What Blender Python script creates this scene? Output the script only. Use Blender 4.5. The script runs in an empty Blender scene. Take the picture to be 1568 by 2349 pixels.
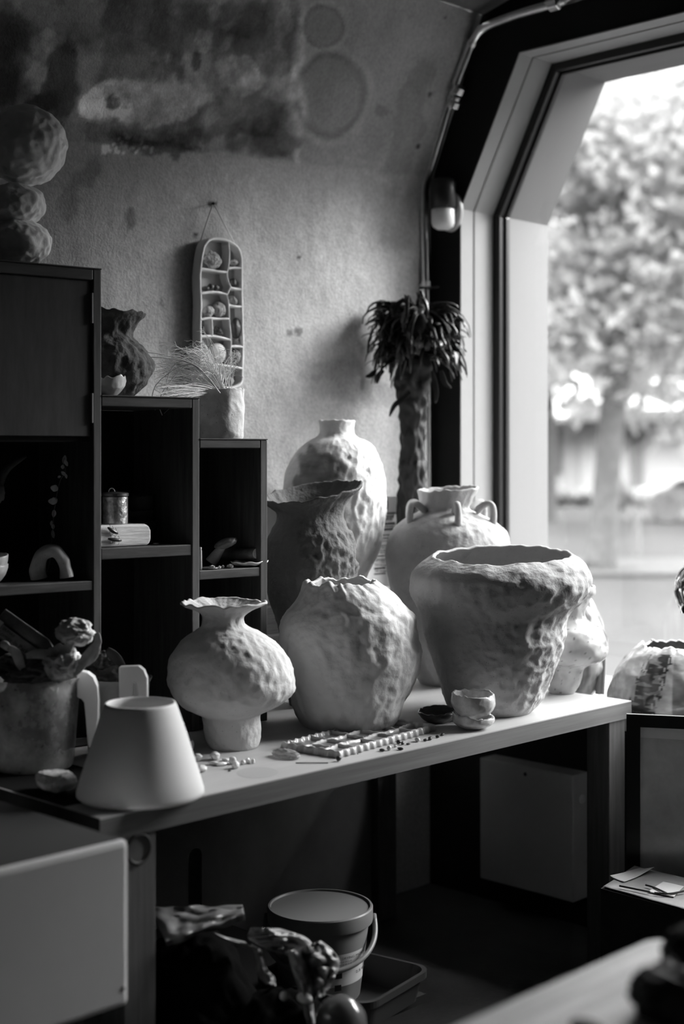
import bpy, bmesh, math, random
from mathutils import Vector, Matrix, noise
import numpy as np

S = bpy.context.scene
COL = S.collection
F = 3262.5                      # focal length in pixels of the 1568x2349 frame
CX, HY = 784.0, 1040.0          # principal column, horizon row
EYE = 1.4
YAW = math.radians(44.6)
FW = Vector((-math.sin(YAW), math.cos(YAW), 0))
RT = Vector((math.cos(YAW), math.sin(YAW), 0))
UP = Vector((0, 0, 1))
CAM = Vector((0, 0, EYE))

def P(x, y, Z):                 # point seen at (x, y) at depth Z
    return CAM + FW*Z + RT*((x-CX)/F*Z) + UP*((HY-y)/F*Z)
def PT(x, y, z=0.75):           # on the horizontal plane z
    return P(x, y, (EYE-z)*F/(y-HY))
def PX(x, y, X):                # on the plane X = const
    d = FW + RT*((x-CX)/F)
    return P(x, y, X/d.x)
def PY(x, y, Y):
    d = FW + RT*((x-CX)/F)
    return P(x, y, Y/d.y)
def proj(p):
    v = Vector(p) - CAM
    Z = v.dot(FW)
    return CX + v.dot(RT)/Z*F, HY - v.z/Z*F, Z

# ---------------------------------------------------------------- materials
MATS = {}
def nd(nt, t, **kw):
    n = nt.nodes.new(t)
    for k, v in kw.items():
        if k.startswith('i_'):
            key = k[2:].replace('_', ' ')
            n.inputs[key].default_value = v
        else:
            setattr(n, k, v)
    return n
def mat(name, col=.5, rough=.6, metal=0, nscale=0, namt=.2, stretch=(1,1,1), bump=0, bscale=60, tone=False,
        speck=0, coat=0, spec=.4, trans=0, alpha=1, subs=0, detail=6, sss=0):
    if name in MATS: return MATS[name]
    m = bpy.data.materials.new(name); m.use_nodes = True
    nt = m.node_tree; nt.nodes.clear()
    out = nd(nt, 'ShaderNodeOutputMaterial')
    b = nd(nt, 'ShaderNodeBsdfPrincipled')
    nt.links.new(b.outputs[0], out.inputs[0])
    b.inputs['Base Color'].default_value = (col, col, col, 1)
    b.inputs['Roughness'].default_value = rough
    b.inputs['Metallic'].default_value = metal
    b.inputs['Specular IOR Level'].default_value = spec
    b.inputs['Coat Weight'].default_value = coat
    b.inputs['Coat Roughness'].default_value = .15
    if trans: b.inputs['Transmission Weight'].default_value = trans
    b.inputs['Alpha'].default_value = alpha
    tc = nd(nt, 'ShaderNodeTexCoord')
    mp = nd(nt, 'ShaderNodeMapping'); mp.inputs['Scale'].default_value = stretch
    nt.links.new(tc.outputs['Object'], mp.inputs['Vector'])
    cur = None
    if nscale:
        n = nd(nt, 'ShaderNodeTexNoise'); n.inputs['Scale'].default_value = nscale
        n.inputs['Detail'].default_value = detail; n.inputs['Roughness'].default_value = .62
        nt.links.new(mp.outputs[0], n.inputs['Vector'])
        mr = nd(nt, 'ShaderNodeMapRange'); mr.inputs['From Min'].default_value = .3; mr.inputs['From Max'].default_value = .7
        mr.inputs['To Min'].default_value = col*(1-namt); mr.inputs['To Max'].default_value = col*(1+namt)
        nt.links.new(n.outputs['Fac'], mr.inputs['Value']); cur = mr.outputs[0]
    if tone:
        a = nd(nt, 'ShaderNodeAttribute'); a.attribute_name = 'tone'
        mu = nd(nt, 'ShaderNodeMath', operation='MULTIPLY')
        if cur: nt.links.new(cur, mu.inputs[0])
        else: mu.inputs[0].default_value = col
        nt.links.new(a.outputs['Fac'], mu.inputs[1]); cur = mu.outputs[0]
    if speck:
        v = nd(nt, 'ShaderNodeTexVoronoi'); v.inputs['Scale'].default_value = 90
        nt.links.new(mp.outputs[0], v.inputs['Vector'])
        mr = nd(nt, 'ShaderNodeMapRange'); mr.inputs['From Min'].default_value = .07; mr.inputs['From Max'].default_value = .12
        mr.inputs['To Min'].default_value = 1-speck; mr.inputs['To Max'].default_value = 1
        nt.links.new(v.outputs['Distance'], mr.inputs['Value'])
        mu = nd(nt, 'ShaderNodeMath', operation='MULTIPLY')
        if cur: nt.links.new(cur, mu.inputs[0])
        else: mu.inputs[0].default_value = col
        nt.links.new(mr.outputs[0], mu.inputs[1]); cur = mu.outputs[0]
    if cur: nt.links.new(cur, b.inputs['Base Color'])
    if bump:
        n = nd(nt, 'ShaderNodeTexNoise'); n.inputs['Scale'].default_value = bscale; n.inputs['Detail'].default_value = 6
        nt.links.new(mp.outputs[0], n.inputs['Vector'])
        bp = nd(nt, 'ShaderNodeBump'); bp.inputs['Strength'].default_value = bump; bp.inputs['Distance'].default_value = .01
        nt.links.new(n.outputs['Fac'], bp.inputs['Height']); nt.links.new(bp.outputs[0], b.inputs['Normal'])
    if sss:
        b.inputs['Subsurface Weight'].default_value = sss; b.inputs['Subsurface Radius'].default_value = (.02,.02,.02)
    MATS[name] = m
    return m

# ---------------------------------------------------------------- objects
def link(o, parent=None):
    COL.objects.link(o)
    if parent: o.parent = parent
    return o
def tag(o, label=None, cat=None, group=None, kind=None):
    if label: o['label'] = label
    if cat: o['category'] = cat
    if group: o['group'] = group
    if kind: o['kind'] = kind
    return o
def thing(name, label, cat, loc, group=None):
    o = bpy.data.objects.new(name, None); o.location = loc
    o.empty_display_size = .05
    link(o); return tag(o, label, cat, group)
def rootloc(p):
    v = Vector((0,0,0))
    while p is not None:
        v += Vector(p.location); p = p.parent
    return v
class MB:
    def __init__(s): s.v = []; s.f = []; s.t = []
    def add(s, vs, fs):
        o = len(s.v); s.v += [Vector(v) for v in vs]; s.f += [tuple(i+o for i in f) for f in fs]; return s
    def box(s, c, h, ax=None):
        c = Vector(c); ax = ax or (Vector((1,0,0)), Vector((0,1,0)), UP)
        vs = [c + ax[0]*(h[0]*i) + ax[1]*(h[1]*j) + ax[2]*(h[2]*k) for i in (-1,1) for j in (-1,1) for k in (-1,1)]
        return s.add(vs, [(0,1,3,2),(4,6,7,5),(0,4,5,1),(2,3,7,6),(0,2,6,4),(1,5,7,3)])
    def bx(s, a, b):
        a = Vector(a); b = Vector(b); return s.box((a+b)/2, [(b[i]-a[i])/2 for i in range(3)])
    def tube(s, pts, r, n=12, cap=True):
        pts = [Vector(p) for p in pts]; N = len(pts)
        rr = r if isinstance(r, (list, tuple)) else [r]*N
        prev = None; vs = []
        for i in range(N):
            d = (pts[min(i+1, N-1)] - pts[max(i-1, 0)])
            d = d.normalized() if d.length > 1e-9 else Vector((0,0,1))
            if prev is None:
                a = UP if abs(d.z) < .9 else Vector((1,0,0))
                e = d.cross(a).normalized()
            else:
                e = (prev - d*prev.dot(d))
                e = e.normalized() if e.length > 1e-6 else d.orthogonal().normalized()
            prev = e; g = d.cross(e)
            for k in range(n):
                t = 2*math.pi*k/n
                vs.append(pts[i] + (e*math.cos(t) + g*math.sin(t))*rr[i])
        fs = [(i*n+k, i*n+(k+1)%n, (i+1)*n+(k+1)%n, (i+1)*n+k) for i in range(N-1) for k in range(n)]
        if cap: fs += [tuple(range(n-1, -1, -1)), tuple((N-1)*n+k for k in range(n))]
        return s.add(vs, fs)
    def lathe(s, c, prof, n=48, ax=None, closed=False):   # prof: (r, h)
        c = Vector(c); ax = ax or (RT, FW, UP)
        vs = [c + (ax[0]*math.cos(2*math.pi*k/n) + ax[1]*math.sin(2*math.pi*k/n))*r + ax[2]*h for r, h in prof for k in range(n)]
        m = len(prof)
        fs = [(i*n+k, i*n+(k+1)%n, (i+1)*n+(k+1)%n, (i+1)*n+k) for i in range(m-1) for k in range(n)]
        if not closed: fs += [tuple(range(n-1, -1, -1)), tuple((m-1)*n+k for k in range(n))]
        else: fs += [((m-1)*n+k, (m-1)*n+(k+1)%n, (k+1)%n, k) for k in range(n)]
        return s.add(vs, fs)
    def blob(s, c, r, seed=0, amp=.15, sc=2.0, sub=3, rot=None, ridged=False, sharp=0):
        bm = bmesh.new(); bmesh.ops.create_icosphere(bm, subdivisions=sub, radius=1)
        off = Vector((seed*7.13, seed*3.7, seed*1.9)); vs = []
        for v in bm.verts:
            p = v.co.copy()
            nz = noise.fractal(p*sc+off, 1.0, 2.0, 4)
            if ridged: nz = (1-abs(nz)*2.2)
            if sharp: nz += sharp*(noise.voronoi(p*sc*1.3+off)[0][0]-.4)
            q = p*(1+amp*nz)
            q = Vector((q.x*r[0], q.y*r[1], q.z*r[2]))
            if rot: q = rot @ q
            vs.append(q + Vector(c))
        bm.verts.index_update()
        fs = [tuple(v.index for v in f.verts) for f in bm.faces]
        bm.free(); return s.add(vs, fs)
    def grid(s, fn, nu, nv, closeu=False):
        vs = [fn(i/(nu-1 if not closeu else nu), j/(nv-1)) for j in range(nv) for i in range(nu)]
        fs = []
        for j in range(nv-1):
            for i in range(nu if closeu else nu-1):
                a = j*nu+i; b = j*nu+(i+1)%nu
                fs.append((a, b, b+nu, a+nu))
        return s.add(vs, fs)
    def prism(s, poly, d):       # poly: list of 3D points, extruded by vector d
        n = len(poly); d = Vector(d); poly = [Vector(p) for p in poly]
        return s.add(poly + [p+d for p in poly],
                     [tuple(range(n))[::-1], tuple(range(n, 2*n))] + [(i, (i+1)%n, n+(i+1)%n, n+i) for i in range(n)])
    def build(s, name, m, parent=None, loc=None, smooth=False, bevel=0, tone=None, solid=0, subsurf=0, auto=None):
        base = rootloc(parent) if parent else (Vector(loc) if loc is not None else Vector((0,0,0)))
        if parent is not None and loc is not None: base = Vector(loc)
        me = bpy.data.meshes.new(name)
        me.from_pydata([tuple(v-base) for v in s.v], [], s.f); me.update()
        bm = bmesh.new(); bm.from_mesh(me)
        bmesh.ops.recalc_face_normals(bm, faces=bm.faces); bm.to_mesh(me); bm.free()
        if m: me.materials.append(m)
        if smooth:
            me.polygons.foreach_set('use_smooth', [True]*len(me.polygons))
        if tone is not None:
            a = me.attributes.new('tone', 'FLOAT', 'POINT'); a.data.foreach_set('value', tone)
        o = bpy.data.objects.new(name, me)
        if parent is None: o.location = base
        link(o, parent)
        if solid:
            md = o.modifiers.new('t', 'SOLIDIFY'); md.thickness = solid; md.offset = 0
        if bevel:
            md = o.modifiers.new('b', 'BEVEL'); md.width = bevel; md.segments = 2; md.limit_method = 'ANGLE'; md.angle_limit = .6
        if subsurf:
            md = o.modifiers.new('s', 'SUBSURF'); md.levels = md.render_levels = subsurf
        if auto:
            try:
                me.polygons.foreach_set('use_smooth', [True]*len(me.polygons))
                me.set_sharp_from_angle(angle=auto)
            except Exception: pass
        return o

def copy_tree(o, parent=None, loc=None):
    c = o.copy(); COL.objects.link(c); c.parent = parent
    if loc is not None: c.location = loc
    for ch in o.children: copy_tree(ch, c)
    return c

def crom(rows, n):
    """smooth resample of rows of numbers"""
    R = np.array(rows, float); k = len(R)
    out = []
    d = np.concatenate([[0], np.cumsum(np.sqrt((np.diff(R, axis=0)**2).sum(1)))])
    for t in np.linspace(0, d[-1], n):
        i = min(max(np.searchsorted(d, t)-1, 0), k-2)
        u = (t-d[i])/(d[i+1]-d[i]+1e-9)
        p0, p1, p2, p3 = R[max(i-1,0)], R[i], R[i+1], R[min(i+2,k-1)]
        out.append(.5*((2*p1)+(-p0+p2)*u+(2*p0-5*p1+4*p2-p3)*u*u+(-p0+3*p1-3*p2+p3)*u**3))
    return out

def scallop(p, sc, seed, st=(1,1,1)):
    q = Vector((p.x*sc*st[0]+seed*3.1, p.y*sc*st[1]+seed*1.7, p.z*sc*st[2]+seed))
    d = noise.voronoi(q)[0]
    return min(d[0], .9)-.42

def pot(name, m, rows, Z, zbase, parent=None, seg=140, rings=90, th=.008, dim=(30, .004), low=(6, .004), fine=(60, .001),
        st=(1,1,.8), seed=1, tilt=(0,0), wob=(0,3), paint=None, inner=.8, dimfn=None, flat=1, rip=.002, part_of=None):
    """hand built pot: rows = (y, left x, right x) of its outline, top to bottom, at depth Z"""
    prof = crom(rows, rings)
    ztop = P(0, rows[0][0], Z).z
    rg = []
    for y, xl, xr in prof:
        c = P((xl+xr)/2, y, Z); rg.append((c, max((xr-xl)/2*Z/F, .002)))
    zb0 = rg[-1][0].z
    H = rg[0][0].z - zb0
    for c, r in rg: c.z = zbase + (c.z-zb0)/H*(ztop-zbase)
    H = ztop-zbase
    verts = []; tone = []
    nin = int(rings*inner)
    def ring(c, r, w, inn):
        R0 = r+th if inn else r
        for k in range(seg):
            t = 2*math.pi*k/seg
            dr = RT*math.cos(t) + FW*math.sin(t)
            h = (c.z-zbase)/H
            tw = max(0, 1-(1-h)*7)
            p = c + dr*r
            q = p + Vector((seed*5.3, seed*2.1, seed*9.7))
            amt = 0
            g = min(1, h*14)
            dm = dim[1]*(dimfn(t, h) if dimfn else 1)*(1-.55*tw)*(1 if not inn else max(tw, .5))
            p2 = c + dr*R0 if inn else p
            wq = p2 + noise.noise_vector(p2*dim[0]*.8)*(.25/dim[0])
            amt += dm*(1.5*scallop(wq, dim[0], seed, st) + .7*scallop(wq, dim[0]*2.1, seed+5, st))*g
            if not inn: amt += fine[1]*noise.noise(q*fine[0])*g + .5*fine[1]*noise.noise(q*fine[0]*2.3)*g
            amt += low[1]*noise.noise(q*low[0])*2
            rr = r*(1 + tw*wob[0]*math.sin(wob[1]*t+seed)) + amt*flat
            z = c.z + tw*(tilt[0]*math.cos(t-tilt[1]) + rip*noise.noise(Vector((math.cos(t)*4+seed, math.sin(t)*4, seed)))*3
                          + rip*.6*noise.noise(Vector((math.cos(t)*14+seed, math.sin(t)*14, seed))))
            pp = c + dr*rr; pp.z = z
            verts.append(pp)
            if paint: tone.append(paint(pp, t, h, inn))
    # outside bottom to top
    order = [(c, r) for c, r in rg][::-1]
    for c, r in order: ring(c, r, 0, False)
    for s_ in (.35, .75):      # rounded lip
        c, r = rg[0]; c2 = c.copy(); c2.z += th*.35*math.sin(s_*math.pi); ring(c2, r-th*s_, 0, True)
    for c, r in rg[:nin]: ring(c, max(r-th, .003), 0, True)
    M = len(order)+2+nin
    fs = [(i*seg+k, i*seg+(k+1)%seg, (i+1)*seg+(k+1)%seg, (i+1)*seg+k) for i in range(M-1) for k in range(seg)]
    fs += [tuple(range(seg-1,-1,-1)), tuple((M-1)*seg+k for k in range(seg))]
    mb = MB(); mb.add(verts, fs)
    base = order[0][0].copy(); base.z = zbase
    o = mb.build(name, m, parent, loc=None if parent else base, smooth=True, tone=tone if paint else None)
    return o, rg

def text_mesh(txt, size, font_align='LEFT', thick=0):
    cu = bpy.data.curves.new('t', 'FONT'); cu.body = txt; cu.size = size; cu.align_x = font_align
    cu.extrude = thick
    ob = bpy.data.objects.new('t', cu); COL.objects.link(ob)
    dg = bpy.context.evaluated_depsgraph_get(); dg.update()
    me = bpy.data.meshes.new_from_object(ob.evaluated_get(dg))
    vs = [v.co.copy() for v in me.vertices]; fs = [tuple(p.vertices) for p in me.polygons]
    bpy.data.objects.remove(ob); bpy.data.curves.remove(cu); bpy.data.meshes.remove(me)
    return vs, fs
def text_on(mb, txt, size, org, ux, uy, nrm=None, lift=.0006):
    vs, fs = text_mesh(txt, size)
    nrm = nrm or ux.cross(uy).normalized()
    mb.add([org + ux*v.x + uy*v.y + nrm*lift for v in vs], fs)
random.seed(4)
# ================================================================ room shell
WX, WY = -3.05, 3.5
SEC = [(-3.05, 0), (-3.05, 2.256), (-2.83, 2.78), (-1.9, 3.0), (3.0, 3.05)]
def fbm(x, y, s, seed=0, oc=4):
    return noise.fractal(Vector((x*s+seed, y*s-seed*1.3, seed*.7)), 1.0, 2.0, oc)
def sstep(a, b, x):
    t = min(1, max(0, (x-a)/(b-a))); return t*t*(3-2*t)
def ell(x, y, cx, cy, rx, ry, rot=0):
    c, s = math.cos(rot), math.sin(rot)
    u = ((x-cx)*c+(y-cy)*s)/rx; v = (-(x-cx)*s+(y-cy)*c)/ry
    return math.sqrt(u*u+v*v)
LIGHTP = [(330,232,150,50,-.1,1.15),(455,135,32,55,.2,.5),(555,175,60,50,.3,.75),(240,245,60,45,0,.6),(75,165,60,30,.9,.75),(640,150,40,50,0,.4),
          (100,105,26,40,0,.5),(520,52,50,6,-.3,.4),(470,95,18,30,.3,.7),(690,500,300,160,0,.12),(640,30,30,30,0,.3),(850,560,120,160,0,.08)]
DARKP = [(15,120,50,110,0,.6),(143,190,38,95,.1,.7),(610,90,90,85,0,.45),(330,60,220,70,0,.3),(560,260,90,50,.2,.4),(90,238,30,22,0,.6),
         (265,240,16,16,0,.7),(350,330,110,16,.15,.6),(430,310,160,14,-.05,.35),(450,140,12,22,0,.7),(620,330,70,30,0,.3),(165,470,30,45,.3,.3),
         (300,500,12,26,0,.45),(205,395,25,40,.5,.3),(800,870,80,55,.2,.22),(930,300,30,180,.2,.25),(860,900,40,30,0,.2),(740,850,60,16,-.3,.15),
         (665,764,7,9,0,.55),(685,760,9,10,0,.55),(487,468,11,8,0,.8),(449,539,6,6,0,.8),(686,590,5,5,0,.8),(318,690,4,60,0,.2),(370,690,5,5,0,.5),
         (985,215,4,7,0,.8),(959,336,5,5,0,.8),(1020,42,4,3,0,.7),(880,262,14,12,0,.3),(370,700,6,5,0,.4),(120,640,120,14,0,.2)]
def wall_tone(p):
    x, y, Z = proj(p)
    u, v = p.y, p.z
    wx = x + 26*fbm(u, v, 7, 3) + 9*fbm(u, v, 26, 9); wy = y + 22*fbm(u, v, 7, 13) + 9*fbm(u, v, 26, 19)
    t = 1.0 + .12*fbm(u, v, 2.3, 5) + .10*fbm(u, v, 11, 8) + .06*fbm(u, v, 60, 2)
    # damp upper band: old render on the vault, patchy
    fold = np.interp(x, [0, 230, 560, 740, 960], [318, 328, 352, 378, 398]) + 7*fbm(u, v, 14, 21)
    up = sstep(8, -8, y-fold)
    left = sstep(692, 676, wx)
    dmp = .52 + .20*fbm(u, v, 4, 31) + .14*fbm(u, v, 15, 33)
    dmp2 = .86 + .16*fbm(u, v, 5, 35)
    t *= 1 - up*(1-(dmp*left + dmp2*(1-left)))
    for cx, cy, rx, ry, ro, a in LIGHTP:
        e = ell(wx, wy, cx, cy, rx, ry, ro)
        if e < 1.3: t *= 1 + 1.15*a*(.45*sstep(1.3, .6, e)+.55*sstep(1.08, .92, e+.12*fbm(u,v,40,cx)))*(1+.55*fbm(u, v, 34, cx)); t *= 1 + .55*a*math.exp(-((e-.98)/.07)**2)*max(0, .3+fbm(u, v, 12, cx+5))*(1 if cy < 400 else 0)
    for cx, cy, rx, ry, ro, a in DARKP:
        e = ell(wx if rx > 13 else x, wy if rx > 13 else y, cx, cy, rx, ry, ro)
        if e < 1.35: t *= 1 - a*(.4*sstep(1.35, .7, e)+.6*sstep(1.1, .9, e+.15*fbm(u,v,38,cx)))
    # ring shaped tide marks
    for cx, cy, rx, ry in ((757,218,76,92), (742,60,44,48), (560,110,70,110)):
        e = ell(x+8*fbm(u, v, 9, 3), y+8*fbm(u, v, 9, 5), cx, cy, rx, ry)
        if cx != 560: t *= 1 - .34*math.exp(-((e-1)/.085)**2)*(1+.5*fbm(u,v,14,7)) - .12*sstep(1.0, .9, e)
        t *= 1 + .20*math.exp(-((e-1.2)/.10)**2)*(1+.8*fbm(u,v,10,9))
    # pale seam running down the render
    sx = 674 + 8*fbm(0, v, 12, 4) + (8 if y < 150 else 0)
    if y < 372: t *= 1 + (1.0*sstep(150,180,y)*sstep(300,250,y)+.5)*math.exp(-((x-sx-8)/(9.0+8*sstep(150,200,y)*sstep(320,260,y)))**2)*(1+.5*fbm(u, v, 25, 44))
    t *= 1 + up*left*(.55*sstep(.08, .30, fbm(u, v, 5.5, 77)) - .30*sstep(.05, .25, fbm(u, v, 7, 97)) + .22*fbm(u, v, 45, 12))
    t *= 1 - .10*math.exp(-((y-fold)/4.0)**2)
    # flaking chips in the crack
    if 232 < x < 360 and 318 < y < 352 and fbm(u, v, 70, 66) > .18: t *= 2.4
    return max(.12, t)
def build_wall():
    pts = SEC[:3]
    def sec(s):      # s along the section from z=0
        L1 = 2.256; L2 = math.hypot(.22, .524)
        if s <= L1: x, z = -3.05, s
        else: k = (s-L1)/L2; x, z = -3.05+.22*k, 2.256+.524*k
        return x, z
    LT = 2.256+math.hypot(.22, .524)
    mb = MB(); tone = []
    nu, nv = 330, 262
    y0, y1, s0, s1 = .75, 3.5, .6, LT
    def fn(a, b):
        y = y0+(y1-y0)*a; s = s0+(s1-s0)*b
        x, z = sec(s)
        d = abs(s-2.256)
        if d < .06: x += (1-d/.06)*.006
        rough = 1 if z < 2.2 else .6
        h = .004*fbm(y, z, 3, 50) + .0016*fbm(y, z, 22, 51)*rough
        p = Vector((x+h, y, z)); return p
    mb.grid(fn, nu, nv)
    tone = [wall_tone(p) for p in mb.v]
    n0 = len(mb.v)
    # plain remainder of the wall behind and beyond the studio corner
    def q(ya, yb, sa, sb):
        a, b = sec(sa), sec(sb)
        mb.add([(a[0], ya, a[1]), (a[0], yb, a[1]), (b[0], yb, b[1]), (b[0], ya, b[1])], [(0,1,2,3)])
    q(.75, 3.5, 0, .6); q(-3.2, .75, 0, 2.256); q(-3.2, .75, 2.256, LT)
    mb.bx((-3.25, -3.2, 0), (-3.07, 3.93, 2.3)); 
    mb.prism([(-3.25,-3.2,2.3), (-3.07,-3.2,2.3), (-2.86,-3.2,2.80), (-3.1,-3.2,2.85)], (0, 7.1, 0))
    tone += [1.0]*(len(mb.v)-n0)
    m = mat('concrete_wall', .45, .95, nscale=95, namt=.17, tone=True, bump=.32, bscale=150, spec=.12, detail=8)
    tag(mb.build('wall_left', m, loc=(0,0,0), smooth=True, tone=tone), kind='structure')
build_wall()
black = mat('black_paint', .012, .75, spec=.15)
grey_room = mat('grey_plaster', .14, .9, nscale=6, namt=.15)
mb = MB()
mb.prism([(-2.83,-3.2,2.78), (-1.9,-3.2,3.0), (3.0,-3.2,3.05), (3.0,-3.2,3.2), (-3.0,-3.2,3.2)], (0, 6.7, 0))
tag(mb.build('ceiling', mat('ceiling_concrete', .13, .95, nscale=8, namt=.2, bump=.3), loc=(0,0,0)), kind='structure')
mb = MB(); mb.bx((-3.25,-3.2,-.1), (3.1,3.5,0))
tag(mb.build('floor', mat('dark_floor', .045, .6, nscale=5, namt=.4, bump=.1), loc=(0,0,0)), kind='structure')
mb = MB(); mb.bx((-3.25,-3.35,0), (3.1,-3.2,3.2)); tag(mb.build('wall_back', grey_room, loc=(0,0,0)), kind='structure')
mb = MB(); mb.bx((3.0,-3.2,0), (3.15,3.93,3.2)); tag(mb.build('wall_right', grey_room, loc=(0,0,0)), kind='structure')

# window wall with its angled opening
WR = -1.05
OP = [(-2.915, .66), (-2.915, 2.179), (-2.68, 2.63), (WR-.25, 2.63), (WR, 2.2), (WR, .66)]
def offs(poly, d):
    """move a closed XZ polygon inwards by d (clockwise order as listed)"""
    n = len(poly); out = []
    for i in range(n):
        p0, p1, p2 = Vector(poly[i-1]), Vector(poly[i]), Vector(poly[(i+1) % n])
        a = (p1-p0).normalized(); b = (p2-p1).normalized()
        na = Vector((a.y, -a.x)); nb = Vector((b.y, -b.x))
        k = (na+nb); k = k/k.length_squared*2
        out.append(tuple(p1 + k*d))
    return out
def loop(mb, outer, inner, ya, yb, skip=()):
    n = len(outer)
    for i in range(n):
        if i in skip: continue
        j = (i+1) % n
        q = [outer[i], outer[j], inner[j], inner[i]]
        mb.prism([(p[0], ya, p[1]) for p in q], (0, yb-ya, 0))
E = offs(OP, -.004)
mb = MB()
def pris(poly): mb.prism([(x, 3.5, z) for x, z in poly], (0, .43, 0))
pris([(-3.07,0), (-3.07,2.256), E[1], E[0], (E[0][0],0)])
pris([(-3.07,2.256), (-2.85,2.78), (-2.5,2.9), E[2], E[1]])
pris([(-2.5,2.9), (-1.9,3.02), (WR-.25,3.04), E[3], E[2]])
pris([(WR-.25,3.04), (3.0,3.1), (3.0,1.8), E[4], E[3]])
pris([(3.0,1.8), (3.0,0), (E[5][0],0), E[5], E[4]])
pris([(E[0][0],0), E[0], E[5], (E[5][0],0)])
tag(mb.build('wall_window', black, loc=(0,0,0)), kind='structure')
white_trim = mat('white_trim', .25, .55, nscale=30, namt=.03)
win = tag(thing('window_1', None, None, (-2.9, 3.66, .66)), kind='structure')
mb = MB(); loop(mb, E, OP, 3.496, 3.66, skip=(5,)); mb.build('window_reveal', white_trim, win)
bead = offs(OP, .0025); mb = MB(); loop(mb, OP, bead, 3.560, 3.566, skip=(5,)); mb.build('reveal_seam', mat('seam_grey', .2, .7), win)
fr_in = offs(OP, .026); mb = MB(); loop(mb, OP, fr_in, 3.66, 3.715); loop(mb, fr_in, offs(OP, .034), 3.685, 3.70)
mb.build('window_frame', mat('black_frame', .012, .35, spec=.5), win, bevel=.003)
ex_in = offs(OP, .006); mb = MB(); loop(mb, E, ex_in, 3.716, 3.95); mb.build('outer_reveal', mat('outer_trim', .165, .7), win)
g = bpy.data.materials.new('window_glass'); g.use_nodes = True; nt = g.node_tree; nt.nodes.clear()
o_ = nd(nt, 'ShaderNodeOutputMaterial'); tr = nd(nt, 'ShaderNodeBsdfTransparent'); gl = nd(nt, 'ShaderNodeBsdfGlossy'); gl.inputs['Roughness'].default_value = .02
mx = nd(nt, 'ShaderNodeMixShader'); mx.inputs[0].default_value = .035; tr.inputs[0].default_value = (.97,.97,.97,1)
nt.links.new(tr.outputs[0], mx.inputs[1]); nt.links.new(gl.outputs[0], mx.inputs[2]); nt.links.new(mx.outputs[0], o_.inputs[0])
mb = MB(); mb.prism([(p[0], 3.690, p[1]) for p in offs(OP, .02)], (0, .005, 0)); mb.build('window_pane', g, win)
mb = MB(); mb.bx((-2.90, 3.225, .66), (-1.07, 3.655, .70)); mb.build('window_sill', mat('white_sill', .28, .5), win, bevel=.004)

# steel conduit running up the corner and over the window
steel = mat('galvanised_steel', .92, .26, metal=1, nscale=20, namt=.15, bump=.05)
dark_steel = mat('dark_steel', .12, .4, metal=.8)
pp = thing('conduit_pipe', 'galvanised steel conduit bending up the corner and over the angled window', 'pipe', (-3.0, 3.47, 0))
pts = []
key = [(981,1300), (979,900), (976,660), (973,470), (972.5,440), (976,415), (983,392), (1004,325), (1036,220), (1068,135), (1078,108), (1088,88), (1104,68), (1130,54), (1200,29), (1290,3), (1400,-30)]
key = [(k[0], k[1]) for k in crom(key, 80)]
mb = MB(); mb.tube([PY(x, y, 3.462) for x, y in key], .0148, 14); mb.build('pipe', steel, pp, smooth=True)
def fitting(x, y, dx, dy, ln, r):
    a = PY(x-dx*ln/2, y-dy*ln/2, 3.462); b = PY(x+dx*ln/2, y+dy*ln/2, 3.462)
    m_ = MB(); m_.tube([a, a, b, b], [r*.8, r, r, r*.8], 8)
    return m_
m_ = fitting(1050,208,-.35,.93,16,.025); m_.build('coupling_nut', steel, pp, bevel=.002)
m_ = fitting(1044,226,-.35,.93,10,.019); m_.build('coupling_sleeve', steel, pp, bevel=.002)
m_ = fitting(1040,240,-.35,.93,14,.024); m_.build('coupling_nut', steel, pp, bevel=.002)
m_ = fitting(1272,6,.96,-.28,22,.026); m_.build('coupling_nut', steel, pp, bevel=.002)
m_ = fitting(1081,101,-.4,.9,9,.0185); m_.build('pipe_clamp', steel, pp, bevel=.001)
mb = MB(); mb.tube([PY(1081,101,3.46), PY(1062,97,3.49)], .006, 8); mb.tube([PY(1058,97,3.47), PY(1048,93,3.50)], .011, 8); mb.build('clamp_screw', dark_steel, pp, smooth=True)
m_ = fitting(976,652,0,1,12,.0195); m_.build('pipe_clamp', steel, pp, bevel=.001)
mb = MB(); mb.tube([PY(968,653,3.45), PY(948,654,3.45)], .006, 8); mb.tube([PY(947,651,3.45), PY(935,649,3.45)], .009, 10); mb.build('clamp_screw', steel, pp, smooth=True)
# second conduit leaving the coupling towards the back of the ceiling
mb = MB(); mb.tube([PY(1300,2,3.46), PY(1320,0,3.40)+Vector((0,0,.01)), PY(1345,-4,3.30)+Vector((.1,0,-.005)), PY(1400,22,2.9)+Vector((.0,0,.05))], .012, 12); mb.build('branch_pipe', steel, pp, smooth=True)

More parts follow.
